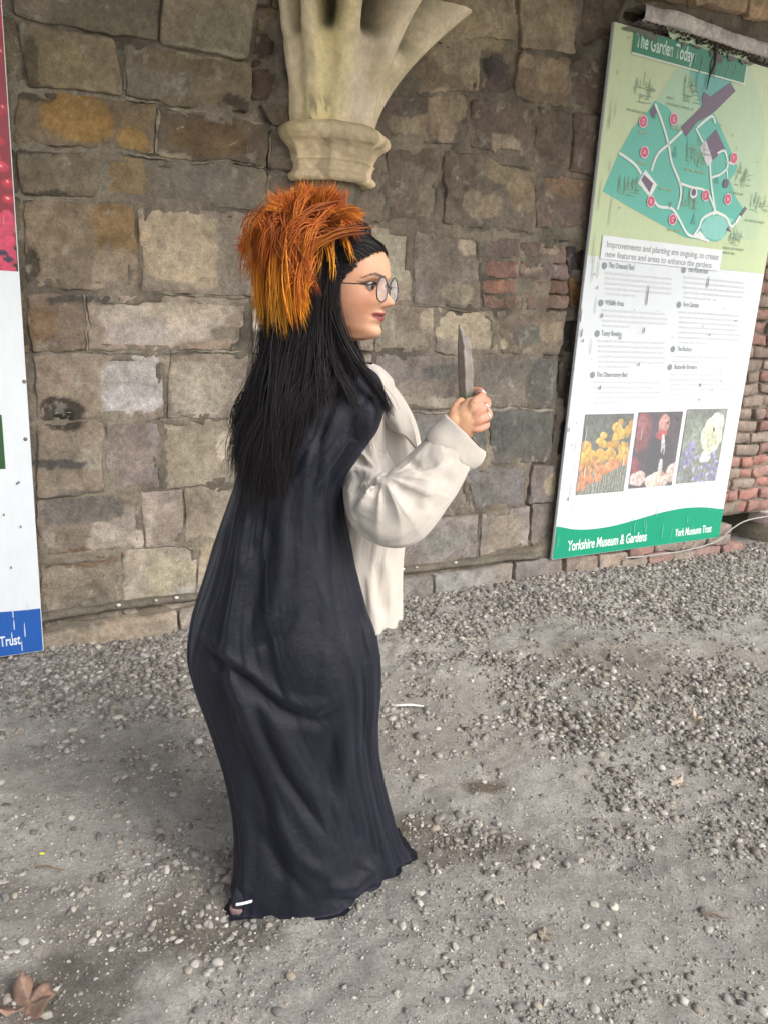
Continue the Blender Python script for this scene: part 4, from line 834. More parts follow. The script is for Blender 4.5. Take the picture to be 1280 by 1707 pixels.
# ---- head in its own frame
YAW = math.radians(20); HF = np.array([math.cos(YAW), -math.sin(YAW), 0]); HL = np.array([math.sin(YAW), math.cos(YAW), 0])
PIT = math.radians(-1.5); HX = HF*math.cos(PIT)+np.array([0, 0, 1])*math.sin(PIT); HZ = -HF*math.sin(PIT)+np.array([0, 0, 1])*math.cos(PIT)
HO = at(571, 562, 1.68); HS = .975
def hd3(p): p = np.atleast_2d(p)*HS; return HO+p[:, :1]*HX+p[:, 1:2]*HL+p[:, 2:3]*HZ
def hloc(P): d = (np.asarray(P)-HO)/HS; return np.stack([d@HX, d@HL, d@HZ], -1)
F0_ = [(-.004, .045), (0, .060), (.01, .074), (.02, .080), (.035, .079), (.05, .082), (.065, .084), (.08, .085), (.1, .084), (.112, .083), (.13, .090), (.15, .091), (.17, .085), (.19, .070), (.205, .049), (.218, .020), (.225, -.015)]
FM_ = [(-.004, .045), (0, .062), (.006, .078), (.014, .087), (.022, .087), (.032, .0815), (.038, .085), (.044, .0925), (.049, .090), (.0515, .0875), (.055, .094), (.060, .0925), (.066, .0885), (.069, .092), (.073, .106), (.079, .1145), (.084, .113), (.092, .1045), (.102, .0965), (.112, .0895), (.12, .091), (.13, .095), (.15, .0935), (.17, .086), (.19, .070), (.205, .049), (.218, .020), (.225, -.015)]
BK_ = [(-.004, .0), (0, -.005), (.03, -.03), (.06, -.066), (.09, -.09), (.12, -.1), (.15, -.101), (.18, -.086), (.205, -.06), (.218, -.038), (.225, -.02)]
WD_ = [(-.004, .018), (0, .030), (.01, .037), (.02, .043), (.04, .0515), (.06, .0595), (.09, .068), (.12, .073), (.15, .074), (.18, .067), (.205, .049), (.218, .028), (.225, .006)]
def head():
    nz, nu = 170, 200; zs = np.linspace(-.004, .225, nz); th = np.arange(nu)*2*np.pi/nu; V = []
    f0 = sinterp(zs, F0_); fm = sinterp(zs, FM_); bk = sinterp(zs, BK_); wd = sinterp(zs, WD_)
    latw = interp(zs, [(0, .026), (.03, .024), (.045, .021), (.06, .020), (.067, .018), (.072, .0135), (.082, .0125), (.09, .010), (.105, .008), (.12, .012), (.135, .03), (.2, .04)])
    for i, z in enumerate(zs):
        ct, st = np.cos(th), np.sin(th); e = 2.25; f_ = (abs(ct)**e+abs(st)**e)**(-1/e)
        x = np.where(ct > 0, f0[i], -bk[i])*ct*f_; mid = 0.0
        y = wd[i]*st*f_; front = sst(ct, .1, .6)
        x = x+front*(fm[i]-f0[i])*np.exp(-(np.abs(y)/latw[i])**2.6)
        for s in (-1, 1):
            x -= front*.0115*np.exp(-((y-s*.031)/.017)**2-((z-.110)/.0125)**2)          # eye socket
            x += front*.0045*np.exp(-((y-s*.031)/.013)**2-((z-.1115)/.0065)**2)          # lids over the eyeball
            x += front*.004*np.exp(-((y-s*.03)/.022)**2-((z-.129)/.006)**2)            # brow
            x += front*.006*np.exp(-((y-s*.042)/.02)**2-((z-.080)/.018)**2)            # cheek
            x += front*.004*np.exp(-((y-s*.014)/.006)**2-((z-.073)/.006)**2)            # nostril wing
            x -= front*.003*np.exp(-((y-s*.026)/.006)**2-((z-.052)/.007)**2)            # mouth corner
        V.append(np.stack([x, y, np.full(nu, z)], -1))
    V = np.concatenate(V); Fc = [tuple(q) for q in gridf(nu, nz, True)]+[tuple(range(nu))[::-1], tuple(range(nu*(nz-1), nu*nz))]
    return hd3(V), Fc
BV, BF = [], []
def addpart(V, Fc):
    b = sum(len(v) for v in BV); BV.append(np.asarray(V)); BF.extend([tuple(int(i)+b for i in f_) for f_ in Fc])
def chain(pts, r, k=16, sub=8, flat=None):
    """closed tapering limb through joints; flat=(axis, factor) squashes it"""
    P = np.array(pts, float); n = len(P); tt = np.linspace(0, n-1, (n-1)*sub+1); Q = np.stack([sinterp(tt, np.c_[np.arange(n), P[:, j]]) for j in range(3)], -1); rr_ = np.interp(tt, np.arange(n), r)
    d = np.gradient(Q, axis=0); d /= np.linalg.norm(d, axis=1)[:, None]
    # rounded ends
    e0 = [Q[0]-d[0]*rr_[0]*f_ for f_ in (.95, .8, .5)]; r0 = [rr_[0]*f_ for f_ in (.3, .6, .87)]; e1 = [Q[-1]+d[-1]*rr_[-1]*f_ for f_ in (.5, .8, .95)]; r1 = [rr_[-1]*f_ for f_ in (.87, .6, .3)]
    Q = np.r_[e0, Q, e1]; rr_ = np.r_[r0, rr_, r1]; d = np.gradient(Q, axis=0); d /= np.linalg.norm(d, axis=1)[:, None]
    up = np.array([.13, .2, 1.]) if abs(d[:, 2]).mean() < .8 else np.array([1., .2, .1]); a = np.cross(d, up); a /= np.linalg.norm(a, axis=1)[:, None]; b = np.cross(d, a)
    th = np.arange(k)*2*np.pi/k; o = np.cos(th)[None, :, None]*a[:, None]+np.sin(th)[None, :, None]*b[:, None]
    if flat: ax = np.array(flat[0], float); ax /= np.linalg.norm(ax); o = o-ax*((o@ax)*(1-flat[1]))[..., None]
    V = (Q[:, None]+rr_[:, None, None]*o).reshape(-1, 3)
    return V, [tuple(q) for q in gridf(k, len(Q), True)]+[tuple(range(k))[::-1], tuple(range(len(V)-k, len(V)))]
addpart(*head())
ear = hd3([(-.012, -.0715, .112), (-.016, -.0735, .098), (-.008, -.0725, .085)]); addpart(*chain(ear, [.013, .012, .008], 10, 4, (HL, .5)))
ear = hd3([(-.012, .0715, .112), (-.016, .0735, .098), (-.008, .0725, .085)]); addpart(*chain(ear, [.013, .012, .008], 10, 4, (HL, .5)))
neck0 = hd3((-.015, 0, .055))[0]; BFW = np.array([.80, .60, 0]); BLT = np.array([-.60, .80, 0])
nb = at(545, 640, 1.745); 
addpart(*chain([neck0, hd3((-.022, 0, .0))[0], nb, nb-[0, 0, .06]], [.050, .047, .050, .05], 20))
chest = nb-np.array([0, 0, .22]); pelv = np.array([-.215, 1.80, .86])
def ring_loft(rows, k=40):
    V = []; 
    for (c, a, b) in rows:
        for j in range(k):
            t = 2*math.pi*j/k; V.append(np.array(c)+BLT*a*math.cos(t)+BFW*b*math.sin(t))
    return np.array(V), [tuple(q) for q in gridf(k, len(rows), True)]+[tuple(range(k))[::-1], tuple(range(k*(len(rows)-1), k*len(rows)))]
tz = np.linspace(0, 1, 24); torso = []
for t in tz:
    c = nb*(1-t)+pelv*t if t > .0 else nb
    a = interp(t, [(0, .06), (.06, .09), (.12, .12), (.25, .125), (.45, .11), (.6, .1), (.8, .125), (1, .13)]); b = interp(t, [(0, .055), (.1, .065), (.3, .08), (.5, .075), (.62, .072), (.85, .09), (1, .09)])
    torso.append((c-(0 if t else 0), a, b))
addpart(*ring_loft(torso))
SH = at(590, 695, 1.80); EL = at(636, 848, 1.64); WR = at(766, 724, 1.655)
addpart(*chain([SH, at(612, 750, 1.80), at(628, 804, 1.745), EL+[0, .01, 0]], [.036, .032, .030, .036]))
addpart(*chain([EL, EL*.6+WR*.4, WR*.95+EL*.05], [.038, .037, .026]))
SL = nb-[0, 0, .07]+BLT*.125; ELl = SL+[.0, -.01, -.27]; WRl = ELl+BFW*.04+[0, -.02, -.23]
addpart(*chain([SL, (SL+ELl)/2, ELl], [.05, .044, .036])); addpart(*chain([ELl, (ELl+WRl)/2, WRl], [.036, .034, .025]))
# left hand, hanging inside the robe
addpart(*chain([WRl, WRl+[.005, 0, -.05], WRl+[.01, 0, -.085]], [.022, .034, .034], 14, 6, (BLT, .45)))
for q, L in ((-.028, .07), (-.01, .08), (.01, .075), (.028, .06)): b_ = WRl+[.01, 0, -.09]+BFW*q; addpart(*chain([b_, b_+[.005, 0, -L*.5], b_+[0, .006, -L]], [.009, .0085, .007], 10, 4))
b_ = WRl+[.01, 0, -.04]+BFW*.03; addpart(*chain([b_, b_+BFW*.03-[0, 0, .03], b_+BFW*.03-[0, 0, .06]], [.012, .010, .008], 10, 4))
F1 = np.array([-.262, 1.68, .0]); F2 = np.array([-.10, 1.80, .0])
for hip, foot, lift in ((pelv-BLT*.085, F1, .0), (pelv+BLT*.085, F2, .0)):
    knee = hip*.5+foot*.5+BFW*.02+[0, 0, .04]; ank = foot+[0, 0, .085]
    addpart(*chain([hip, (hip+knee)/2, knee, knee*.6+ank*.4, ank], [.078, .066, .048, .042, .030], 20)); addpart(*chain([ank, ank+BFW*.08-[0, 0, .045], ank+BFW*.16-[0, 0, .055]], [.036, .03, .024], 14, 5))
# right hand closed round the prop
def K(x, y, Y): return at(x, y, Y)
palm = chain([K(764, 726, 1.655), K(770, 712, 1.65), K(779, 697, 1.648), K(787, 684, 1.65)], [.026, .030, .033, .029], 18, 6, ((0, 1, 0), .62)); addpart(*palm)
addpart(*chain([K(757, 716, 1.65), K(757, 700, 1.648), K(762, 687, 1.654)], [.018, .019, .016], 14, 6))
FG = [([(790, 672, 1.638), (801, 663, 1.655), (800, 653, 1.678), (789, 652, 1.690), (780, 660, 1.692)], [.0108, .0100, .0092, .0085, .0075]),
      ([(797, 685, 1.636), (810, 676, 1.655), (808, 667, 1.682), (795, 668, 1.695), (784, 675, 1.694)], [.0110, .0102, .0094, .0086, .0076]),
      ([(799, 700, 1.638), (813, 693, 1.657), (809, 684, 1.684), (796, 685, 1.696), (784, 690, 1.694)], [.0108, .0100, .0092, .0086, .0076]),
      ([(796, 714, 1.642), (809, 709, 1.660), (806, 700, 1.682), (794, 700, 1.692), (785, 704, 1.690)], [.0098, .0090, .0084, .0078, .007])]
for pts, rr_ in FG:
    m0 = K(775, 712, 1.648); p = [K(*q) for q in pts]; addpart(*chain([m0*.55+p[0]*.45]+p, [.012]+rr_, 12, 5))
addpart(*chain([K(757, 706, 1.650), K(757, 689, 1.652), K(763, 676, 1.664), K(771, 667, 1.676)], [.0165, .014, .0118, .0095], 14, 6))
V = np.concatenate(BV); me = bpy.data.meshes.new('b'); me.from_pydata([tuple(v) for v in V-OFFP], [], BF); ob = bpy.data.objects.new('b', me); COL.objects.link(ob)
bm = bmesh.new(); bm.from_mesh(me); bmesh.ops.recalc_face_normals(bm, faces=bm.faces[:]); bm.to_mesh(me); bm.free()
md = ob.modifiers.new('r', 'REMESH'); md.mode = 'VOXEL'; md.voxel_size = .0027; md2 = ob.modifiers.new('s', 'SMOOTH'); md2.factor = .5; md2.iterations = 2
dg = bpy.context.evaluated_depsgraph_get(); dg.update(); bme = bpy.data.meshes.new_from_object(ob.evaluated_get(dg)); bpy.data.objects.remove(ob)
bme.name = 'body'; n = len(bme.vertices); co = np.empty(n*3); bme.vertices.foreach_get('co', co); Pw_ = co.reshape(-1, 3)+OFFP; L_ = hloc(Pw_)
c = np.tile(skin_c, (n, 1)); x, y, z = L_.T; ay = np.abs(y)
def paint(k, rgb): 
    global c
    c = c*(1-k[:, None])+lin(rgb)*k[:, None]
inhead = (z > -.02) & (z < .24) & (np.abs(x) < .13) & (ay < .09)
paint(inhead*.3*sst(.07-z, 0, .05)*sst(.085-x, 0, .03)*sst(z, .0, .01), (168, 108, 72)); paint(inhead*.35*np.exp(-((ay-.045)/.022)**2-((z-.075)/.022)**2)*(x > .02), (206, 124, 92))
zs_ = z-.0045*(ay/.026)**2; mo = 1-np.sqrt((ay/.029)**2+((zs_-.0500)/(.0105))**2); paint(inhead*sst(mo, 0, .2)*(x > .06), (128, 54, 52)); paint(inhead*sst(1-np.sqrt((ay/.028)**2+((zs_-.0512)/.0018)**2), 0, .4)*(x > .06)*.8, (70, 26, 28))
zb_ = .1300+.0050*np.exp(-((ay-.040)/.014)**2)-.0055*sst(ay, .046, .060); paint(inhead*sst(1-np.abs(z-zb_)/(.0034*(1.1-.8*sst(ay, .035, .06))+.0006), 0, .5)*sst(ay, .012, .018)*sst(.062-ay, 0, .006)*(x > .03)*.9, (48, 36, 34))
lid = 1-np.sqrt(((ay-.036)/.025)**2+((z-.1150)/.0075)**2); paint(inhead*sst(lid, 0, .35)*(x > .02)*.85, (60, 42, 42))
wing = 1-np.sqrt(((ay-.052)/.012)**2+((z-.1150-(ay-.05)*.25)/.0022)**2); paint(inhead*sst(wing, 0, .5)*(x > .02)*.8, (50, 36, 36))
tp_ = np.arctan2(ay*1.2, x); scalp = sst(z-np.interp(tp_, [0, .5, .9, 1.2, 1.45], [.186, .180, .162, .132, .088]), 0, .005)*inhead; paint(np.clip(scalp+inhead*sst(.012-x, 0, .01)*(z > .02), 0, 1), (28, 24, 26))
hp = proj(Pw_); hand = sst(-Pw_[:, 1]+1.72, 0, .01)*(hp[:, 0] > 740)*(hp[:, 1] < 740)*(Pw_[:, 2] > 1.1)
paint(hand*.35*sst(hp[:, 0], 780, 800), (196, 120, 112)); paint(hand*.25*sst(hp[:, 0], 800, 790), (222, 182, 140))  # shadow on the knuckle edge painted in as pink, rest tinted paler
a = bme.attributes.new('Col', 'FLOAT_COLOR', 'POINT'); c4 = np.ones((n, 4)); c4[:, :3] = c; a.data.foreach_set('color', c4.ravel())
bme.materials.clear(); bme.materials.append(m_skin); bme.polygons.foreach_set('use_smooth', [True]*len(bme.polygons))
body = bpy.data.objects.new('body', bme); COL.objects.link(body); body.parent = person
# eyes
m_eye = Mat('eye_white', tuple(lin((158, 148, 144))), .2).m; m_iris = Mat('iris', tuple(lin((44, 28, 20))), .1).m
V0, F0 = ico(4)
for s in (-1, 1):
    Vl = V0*.0118; loc = np.array([.0665, s*.0315, .1105]); Vw = hd3(Vl+loc)
    gaze = np.array([1, s*.1, 0.02]); gaze /= np.linalg.norm(gaze); cen = V0[F0].mean(1); mi = ((cen@gaze) > .78).astype(int)
    eye = pmesh('eye', Vw, F0, None, mats=[m_eye, m_iris], mi=mi)
    for i in range(16):
        t = i/15-.5; b_ = np.array([.0765-.010*abs(t)*1.2-.006*max(0, t*1.0), s*(.034+.030*t), .1150-.006*t*t*4]); e_ = b_+np.array([.008, s*.006*(t+.3), .004]); q = tube('eyelash', hd3([b_, (b_+e_)/2+[0, 0, -.001], e_])-OFFP, [.0007, .0005, .0002], m_hair, None, 4, 2)
        q.parent = eye
# ---- glasses
m_fr = Mat('glasses_frame', tuple(lin((52, 42, 46))), .3).m; m_lens = Mat('lens_glass', (.93, .92, .97), .04, Alpha=.38, Metallic=.5).m
gl = []
frame0 = None
def ringpts(s, n=28): return [(.1015-.16*abs(y_*1)**1.6*1.2 if False else .0985-.10*max(0, s*y_-.0)*1.0*.35, y_, z_) for y_, z_ in [(s*.0340+.0272*math.cos(a), .1040+.0252*math.sin(a)-.002*math.cos(2*a)) for a in np.linspace(0, 2*math.pi, n, endpoint=False)]]
for s in (-1, 1):
    rp = ringpts(s); P_ = hd3(rp+rp[:2])-OFFP; f_ = tube('glasses_frame', P_, .0014, m_fr, person, 6, 2); frame0 = frame0 or f_
    c_ = np.mean(rp, 0); Vl = [c_+[.0012, 0, 0]]+[np.array(p) for p in rp]; ln = pmesh('lens', hd3(np.array(Vl)), [(0, i+1, (i+1) % len(rp)+1) for i in range(len(rp))], m_lens)
    tube('temple_arm', hd3([(rp[0][0] if False else .094, s*.0625, .112), (.075, s*.0735, .113), (.03, s*.077, .112), (-.01, s*.077, .110)])-OFFP, .0013, m_fr, person, 6, 5)
tube('glasses_bridge', hd3([(.101, -.0065, .108), (.1045, 0, .1115), (.101, .0065, .108)])-OFFP, .0013, m_fr, person, 6, 4)
# ---- robe
RL = [(600, 548, 592, 1.735, .035), (612, 515, 612, 1.74, .065), (626, 478, 629, 1.745, .10), (648, 448, 638, 1.75, .135), (675, 428, 639, 1.75, .165), (705, 416, 630, 1.755, .178), (735, 407, 611, 1.76, .185), (765, 401, 590, 1.765, .187), (797, 395, 571, 1.77, .188), (845, 379, 573, 1.775, .187), (895, 362, 583, 1.775, .19), (950, 345, 597, 1.775, .195), (1000, 329, 609, 1.775, .2), (1040, 320, 622, 1.775, .203), (1078, 317, 629, 1.775, .2),
      (1112, 322, 631, 1.775, .195, .04), (1150, 334, 630, 1.775, .187, .08), (1200, 354, 627, 1.78, .178, .12), (1250, 373, 629, 1.785, .172, .2), (1300, 386, 637, 1.785, .17, .25), (1350, 394, 647, 1.785, .168, .32), (1400, 393, 659, 1.785, .17, .38), (1440, 388, 670, 1.785, .172, .42), (1468, 382, 681, 1.785, .176, .45)]
nu, nv = 340, 340
V, th, zz = loft(RL, nu, nv, 2.35); N_ = gnorm(V, nu, nv)
thg = np.tile(th, nv); vg = np.repeat(np.linspace(0, 1, nv), nu)
amp = interp(vg, [(0, .0), (.1, .3), (.3, .8), (.6, .8), (.8, .9), (.93, 1.1), (1, 1.2)])
tw = thg+.35*vg*np.sin(thg*2+1)+.25*fbm(np.c_[np.cos(thg)*1.2, np.sin(thg)*1.2, vg*2.2], 1, 2, 41)
shp = lambda q: (1-np.abs(np.sin(q/2))**.8)*2-1
fold = .0050*shp(tw*7+1.2+.8*np.sin(vg*5))+.0040*shp(tw*13+2*vg+np.sin(vg*7))*np.clip(.4+1.2*np.sin(tw*1.5+vg*4), 0, 1)+.016*fbm(np.c_[np.cos(tw)*3.2, np.sin(tw)*3.2, vg*1.6], 1, 3, 42)
fine_ = .0035*fbm(np.c_[np.cos(tw)*9, np.sin(tw)*9, vg*5], 1, 3, 48)+.0020*fbm(np.c_[np.cos(tw)*22, np.sin(tw)*22, vg*11+np.cos(thg)*4], 1, 2, 49)
V = V+N_*(amp*(fold+.6*fine_*(1-sst(vg, .8, 1.))))[:, None]
hemk = sst(vg, .93, 1.0); V[:, 2] = np.maximum(V[:, 2]+hemk*(.010*np.cos(thg*3+.5)+.004*np.cos(thg*6)), .010)
V[:, :2] += N_[:, :2]*(hemk*.014*np.cos(thg*5+1))[:, None]
N_ = gnorm(V, nu, nv)
CR = [([(552, 660), (532, 730), (524, 800), (522, 880)], .014, 9), ([(536, 690), (520, 760), (508, 860), (500, 1000)], -.010, 14), ([(578, 690), (556, 740), (548, 820), (556, 960), (575, 1080)], .010, 9), ([(562, 700), (540, 830), (545, 980)], -.008, 9), ([(596, 690), (585, 740)], .010, 8),
      ([(600, 650), (622, 690), (612, 730)], -.010, 12), ([(440, 830), (446, 900), (432, 970), (415, 1050)], .013, 12), ([(412, 850), (402, 920), (404, 952), (418, 945)], -.010, 9), ([(425, 850), (420, 930)], .008, 7), ([(385, 860), (372, 950), (352, 1030)], .007, 12),
      ([(480, 830), (470, 950), (452, 1030), (405, 1070)], -.011, 13), ([(500, 1010), (470, 1060), (420, 1085)], .010, 10), ([(325, 1060), (355, 1100), (400, 1128), (440, 1160), (490, 1195)], .016, 10), ([(345, 1060), (385, 1100), (425, 1130)], -.010, 10), ([(405, 1085), (420, 1120), (470, 1165), (530, 1180), (560, 1165)], -.013, 11), ([(400, 1110), (418, 1150), (470, 1190), (530, 1205), (580, 1180)], .014, 11),
      ([(545, 960), (548, 1060), (540, 1160)], -.007, 12), ([(595, 960), (605, 1060), (612, 1160), (605, 1280)], .009, 8), ([(612, 1040), (618, 1120), (620, 1220)], -.007, 8), ([(424, 1165), (432, 1210), (470, 1290), (520, 1360), (552, 1400)], .018, 10), ([(405, 1180), (412, 1260), (410, 1350)], -.012, 14), ([(455, 1200), (500, 1290), (548, 1350)], -.010, 16),
      ([(560, 1210), (548, 1300), (555, 1390)], .011, 10), ([(580, 1210), (572, 1300), (562, 1385)], -.012, 12), ([(430, 1380), (470, 1450), (520, 1500)], .012, 11), ([(445, 1340), (500, 1430), (560, 1470)], -.012, 12), ([(545, 1482), (590, 1478), (620, 1450), (600, 1435)], -.016, 12), ([(545, 1500), (600, 1500), (640, 1470)], .010, 10), ([(400, 1420), (405, 1500)], -.008, 12), ([(600, 1380), (630, 1440)], .012, 14), ([(360, 1180), (380, 1260), (396, 1330)], .006, 10)]
V = creases(V, N_, [(p_, d_*.72, w_) for p_, d_, w_ in CR]); 
Fc = [tuple(q) for q in gridf(nu, nv, True)]
dust = sst(.16-V[:, 2]+.09*fbm(V, 6, 4, 90), 0, .16)*.55*np.clip(.6+.8*fbm(V, 14, 3, 93), 0, 1)
rc = lin((13, 16, 32))*(1-dust[:, None])+lin((70, 64, 58))*dust[:, None]
robe = pmesh('robe', V, gridf(nu, nv, True), m_robe, col=rc)
ROBE_V = V.copy()
def clamp_inside(ob_, shellV, shellF, sel, gap=.006):
    bv = BVHTree.FromPolygons([tuple(v) for v in shellV], [tuple(int(i) for i in f_) for f_ in shellF]); n_ = len(ob_.data.vertices); co = np.empty(n_*3); ob_.data.vertices.foreach_get('co', co); Pq = co.reshape(-1, 3)+OFFP; m_ = sel(Pq); cen = np.asarray(shellV).reshape(-1, 3)
    zc = np.linspace(cen[:, 2].min(), cen[:, 2].max(), 40); cc = np.array([cen[np.abs(cen[:, 2]-q) < .03].mean(0) if (np.abs(cen[:, 2]-q) < .03).any() else cen.mean(0) for q in zc])
    for i in np.nonzero(m_)[0]:
        p = Pq[i]; c_ = np.array([np.interp(p[2], zc, cc[:, 0]), np.interp(p[2], zc, cc[:, 1]), p[2]]); d = p-c_; L = np.linalg.norm(d)
        if L < .05: continue
        hit = bv.ray_cast(Vector(c_), Vector(d/L))
        if hit[0] is not None and hit[3] < L+gap: Pq[i] = c_+d/L*max(.02, hit[3]-gap)
    ob_.data.vertices.foreach_set('co', (Pq-OFFP).ravel()); ob_.data.update()
clamp_inside(body, ROBE_V, gridf(nu, nv, True), lambda P_: (P_[:, 2] < 1.36) & (P_[:, 2] > .1) & (proj(P_)[:, 0] < 690) & ~((P_[:, 2] > 1.02) & (proj(P_)[:, 0] > 604) & (np.linalg.norm(np.cross(P_-SH, (EL-SH)/np.linalg.norm(EL-SH)), axis=1) < .075)) & ~((P_[:, 2] > 1.02) & (proj(P_)[:, 0] > 625)))
# ---- jacket
JL = [(606, 592, 622, 1.84, .045), (616, 580, 640, 1.86, .065), (640, 550, 654, 1.86, .1), (665, 545, 672, 1.875, .115), (700, 545, 689, 1.88, .125), (740, 545, 699, 1.88, .128), (780, 545, 700, 1.88, .128), (850, 545, 690, 1.875, .125), (900, 545, 674, 1.87, .122), (960, 545, 668, 1.87, .122), (1018, 545, 668, 1.87, .125), (1026, 547, 666, 1.87, .12), (1022, 555, 655, 1.87, .11)]
nu2, nv2 = 200, 180; V, th, _ = loft(JL, nu2, nv2, 2.3); N_ = gnorm(V, nu2, nv2); thg = np.tile(th, nv2); vg = np.repeat(np.linspace(0, 1, nv2), nu2)
V += N_*((.006*fbm(np.c_[np.cos(thg)*3, np.sin(thg)*3, vg*2], 1, 3, 50)+.006*np.cos(thg*11+vg)*sst(vg, .5, 1))*sst(vg, 0, .2))[:, None]; N_ = gnorm(V, nu2, nv2)
V = creases(V, N_, [([(650, 690), (645, 740), (640, 780)], .012, 8), ([(668, 680), (672, 740)], -.008, 9), ([(684, 720), (690, 760)], .01, 6), ([(640, 660), (660, 672), (686, 700)], -.005, 5), ([(628, 930), (635, 1030)], .010, 7), ([(645, 930), (650, 1020)], -.008, 8), ([(612, 950), (622, 1030)], -.006, 7)])
jacket = pmesh('jacket', V, gridf(nu2, nv2, True), m_fleece)
# collar: a standing band folded over at the neck, open at the front
def band(name, rows, mat, parent, th_=.004, nu_=40):
    """rows of photo points (x,y,Y): sheet with thickness"""
    G = np.array([[at(*p) for p in r_] for r_ in rows]); nr, nc = G.shape[:2]
    q = np.linspace(0, nc-1, nu_); G = np.stack([np.stack([sinterp(q, np.c_[np.arange(nc), G[i, :, k]]) for k in range(3)], -1) for i in range(nr)])
    q = np.linspace(0, nr-1, 16); G2 = np.stack([np.stack([sinterp(q, np.c_[np.arange(nr), G[:, j, k]]) for k in range(3)], -1) for j in range(nu_)], 1)
    Vf = G2.reshape(-1, 3); n_ = gnorm(Vf, nu_, 16, False); Vb = Vf+n_*th_; F1_ = gridf(nu_, 16); N0 = len(Vf)
    per = list(range(nu_))+[nu_*(i+1)-1 for i in range(1, 16)]+list(range(N0-2, N0-nu_-1, -1))+[nu_*i for i in range(14, 0, -1)]
    side = [(per[i], per[(i+1) % len(per)], per[(i+1) % len(per)]+N0, per[i]+N0) for i in range(len(per))]
    return mesh(name, np.r_[Vf, Vb]-OFFP, np.r_[F1_[:, ::-1], F1_+N0, np.array(side)], mat, parent)
band('collar', [[(596, 610, 1.80), (614, 609, 1.79), (632, 616, 1.79), (642, 622, 1.84), (636, 618, 1.90)], [(600, 622, 1.79), (620, 624, 1.775), (642, 634, 1.775), (653, 638, 1.84), (648, 636, 1.91)], [(602, 650, 1.785), (626, 655, 1.765), (648, 680, 1.765), (655, 668, 1.83), (650, 655, 1.91)]], m_fleece, jacket, .005)
band('lapel', [[(632, 668, 1.80), (655, 676, 1.775), (680, 694, 1.775)], [(640, 690, 1.775), (664, 704, 1.745), (689, 722, 1.755)], [(652, 712, 1.765), (672, 726, 1.735), (694, 752, 1.755)]], m_fleece, jacket, .006)
# sleeve
def sweep(pts, rad, nu_, nv_, flat=.92):
    P = np.array(pts); n = len(P); q = np.linspace(0, n-1, nv_); Q = np.stack([sinterp(q, np.c_[np.arange(n), P[:, k]]) for k in range(3)], -1); r_ = sinterp(q, np.c_[np.arange(n), rad])
    d = np.gradient(Q, axis=0); d /= np.linalg.norm(d, axis=1)[:, None]; yv = np.array([0, 1., 0.1]); a = yv-d*(d@yv)[:, None]; a /= np.linalg.norm(a, axis=1)[:, None]; b = np.cross(d, a)
    th = np.arange(nu_)*2*np.pi/nu_; V = Q[:, None]+r_[:, None, None]*(flat*np.cos(th)[None, :, None]*a[:, None]+np.sin(th)[None, :, None]*b[:, None]); return V.reshape(-1, 3)
sp = [at(588, 695, 1.82), at(602, 750, 1.80), at(617, 804, 1.725), at(638, 846, 1.645), at(675, 838, 1.63), at(715, 795, 1.64), at(744, 758, 1.65), at(757, 740, 1.653)]
sr = [.050, .060, .068, .080, .079, .068, .058, .054]
nu3, nv3 = 160, 200; V = sweep(sp, sr, nu3, nv3); N_ = gnorm(V, nu3, nv3); thg = np.tile(np.arange(nu3)*2*np.pi/nu3, nv3); vg = np.repeat(np.linspace(0, 1, nv3), nu3)
V += N_*(.003*fbm(np.c_[np.cos(thg)*2, np.sin(thg)*2, vg*5], 1, 3, 60)*sst(vg, 0, .1)*sst(1-vg, 0, .1)*1.2)[:, None]; N_ = gnorm(V, nu3, nv3)
px = proj(V); dx_ = px[:, 0]-636; dy_ = px[:, 1]-790; ds_ = np.hypot(dx_, dy_); an_ = np.arctan2(dy_, dx_); view = V-CAM; view /= np.linalg.norm(view, axis=1)[:, None]; fc_ = sst(-(view*N_).sum(1), -.2, .5)
rad_ = shp(an_*11+.6+.010*ds_+.9*np.sin(an_*3))*.6+shp(an_*6-1.1+.5*np.sin(ds_/30))*.7
V = V+N_*(.0085*rad_*np.exp(-((ds_-45)/55)**2)*sst(ds_, 12, 40)*fc_)[:, None]
N_ = gnorm(V, nu3, nv3)
V = creases(V, N_, [([(576, 835), (606, 812), (640, 806)], .010, 9), ([(672, 770), (702, 779), (732, 768)], .009, 8), ([(755, 785), (738, 820), (712, 858)], .007, 13), ([(720, 800), (700, 850)], -.005, 11), ([(586, 850), (596, 885), (625, 905)], .007, 9)])
# heavy cloth hangs below the forearm
px = proj(V); hang = np.exp(-((px[:, 0]-700)/75)**2)*sst(-(N_[:, 2]), .1, .9); V[:, 2] -= .012*hang
sleeve = pmesh('sleeve', V, gridf(nu3, nv3, True), m_fleece, jacket)
# cuff: doubled band flaring at its lower corner
cp = [at(744, 758, 1.65), at(750, 750, 1.652), at(762, 737, 1.655), at(774, 724, 1.657), at(778, 720, 1.657), at(774, 724, 1.657), at(766, 733, 1.655)]
V = sweep(cp[:5], [.060, .063, .0625, .0625, .0595], 96, 40, .8)
px = proj(V); low = sst(px[:, 1], 745, 775)[:, None]*sst(px[:, 0], 775, 800)[:, None]; V += low*np.array([.008, 0, -.006]); V += fbm(V, 14, 3, 4)[:, None]*.003
Vi = V.reshape(40, 96, 3); ctr_ = Vi.mean(1, keepdims=True); inner = ctr_+(Vi-ctr_)*.90; rows_ = np.concatenate([Vi, inner[::-1]], 0).reshape(-1, 3)
cuff = pmesh('cuff', rows_, gridf(96, 80, True), m_fleece, sleeve)
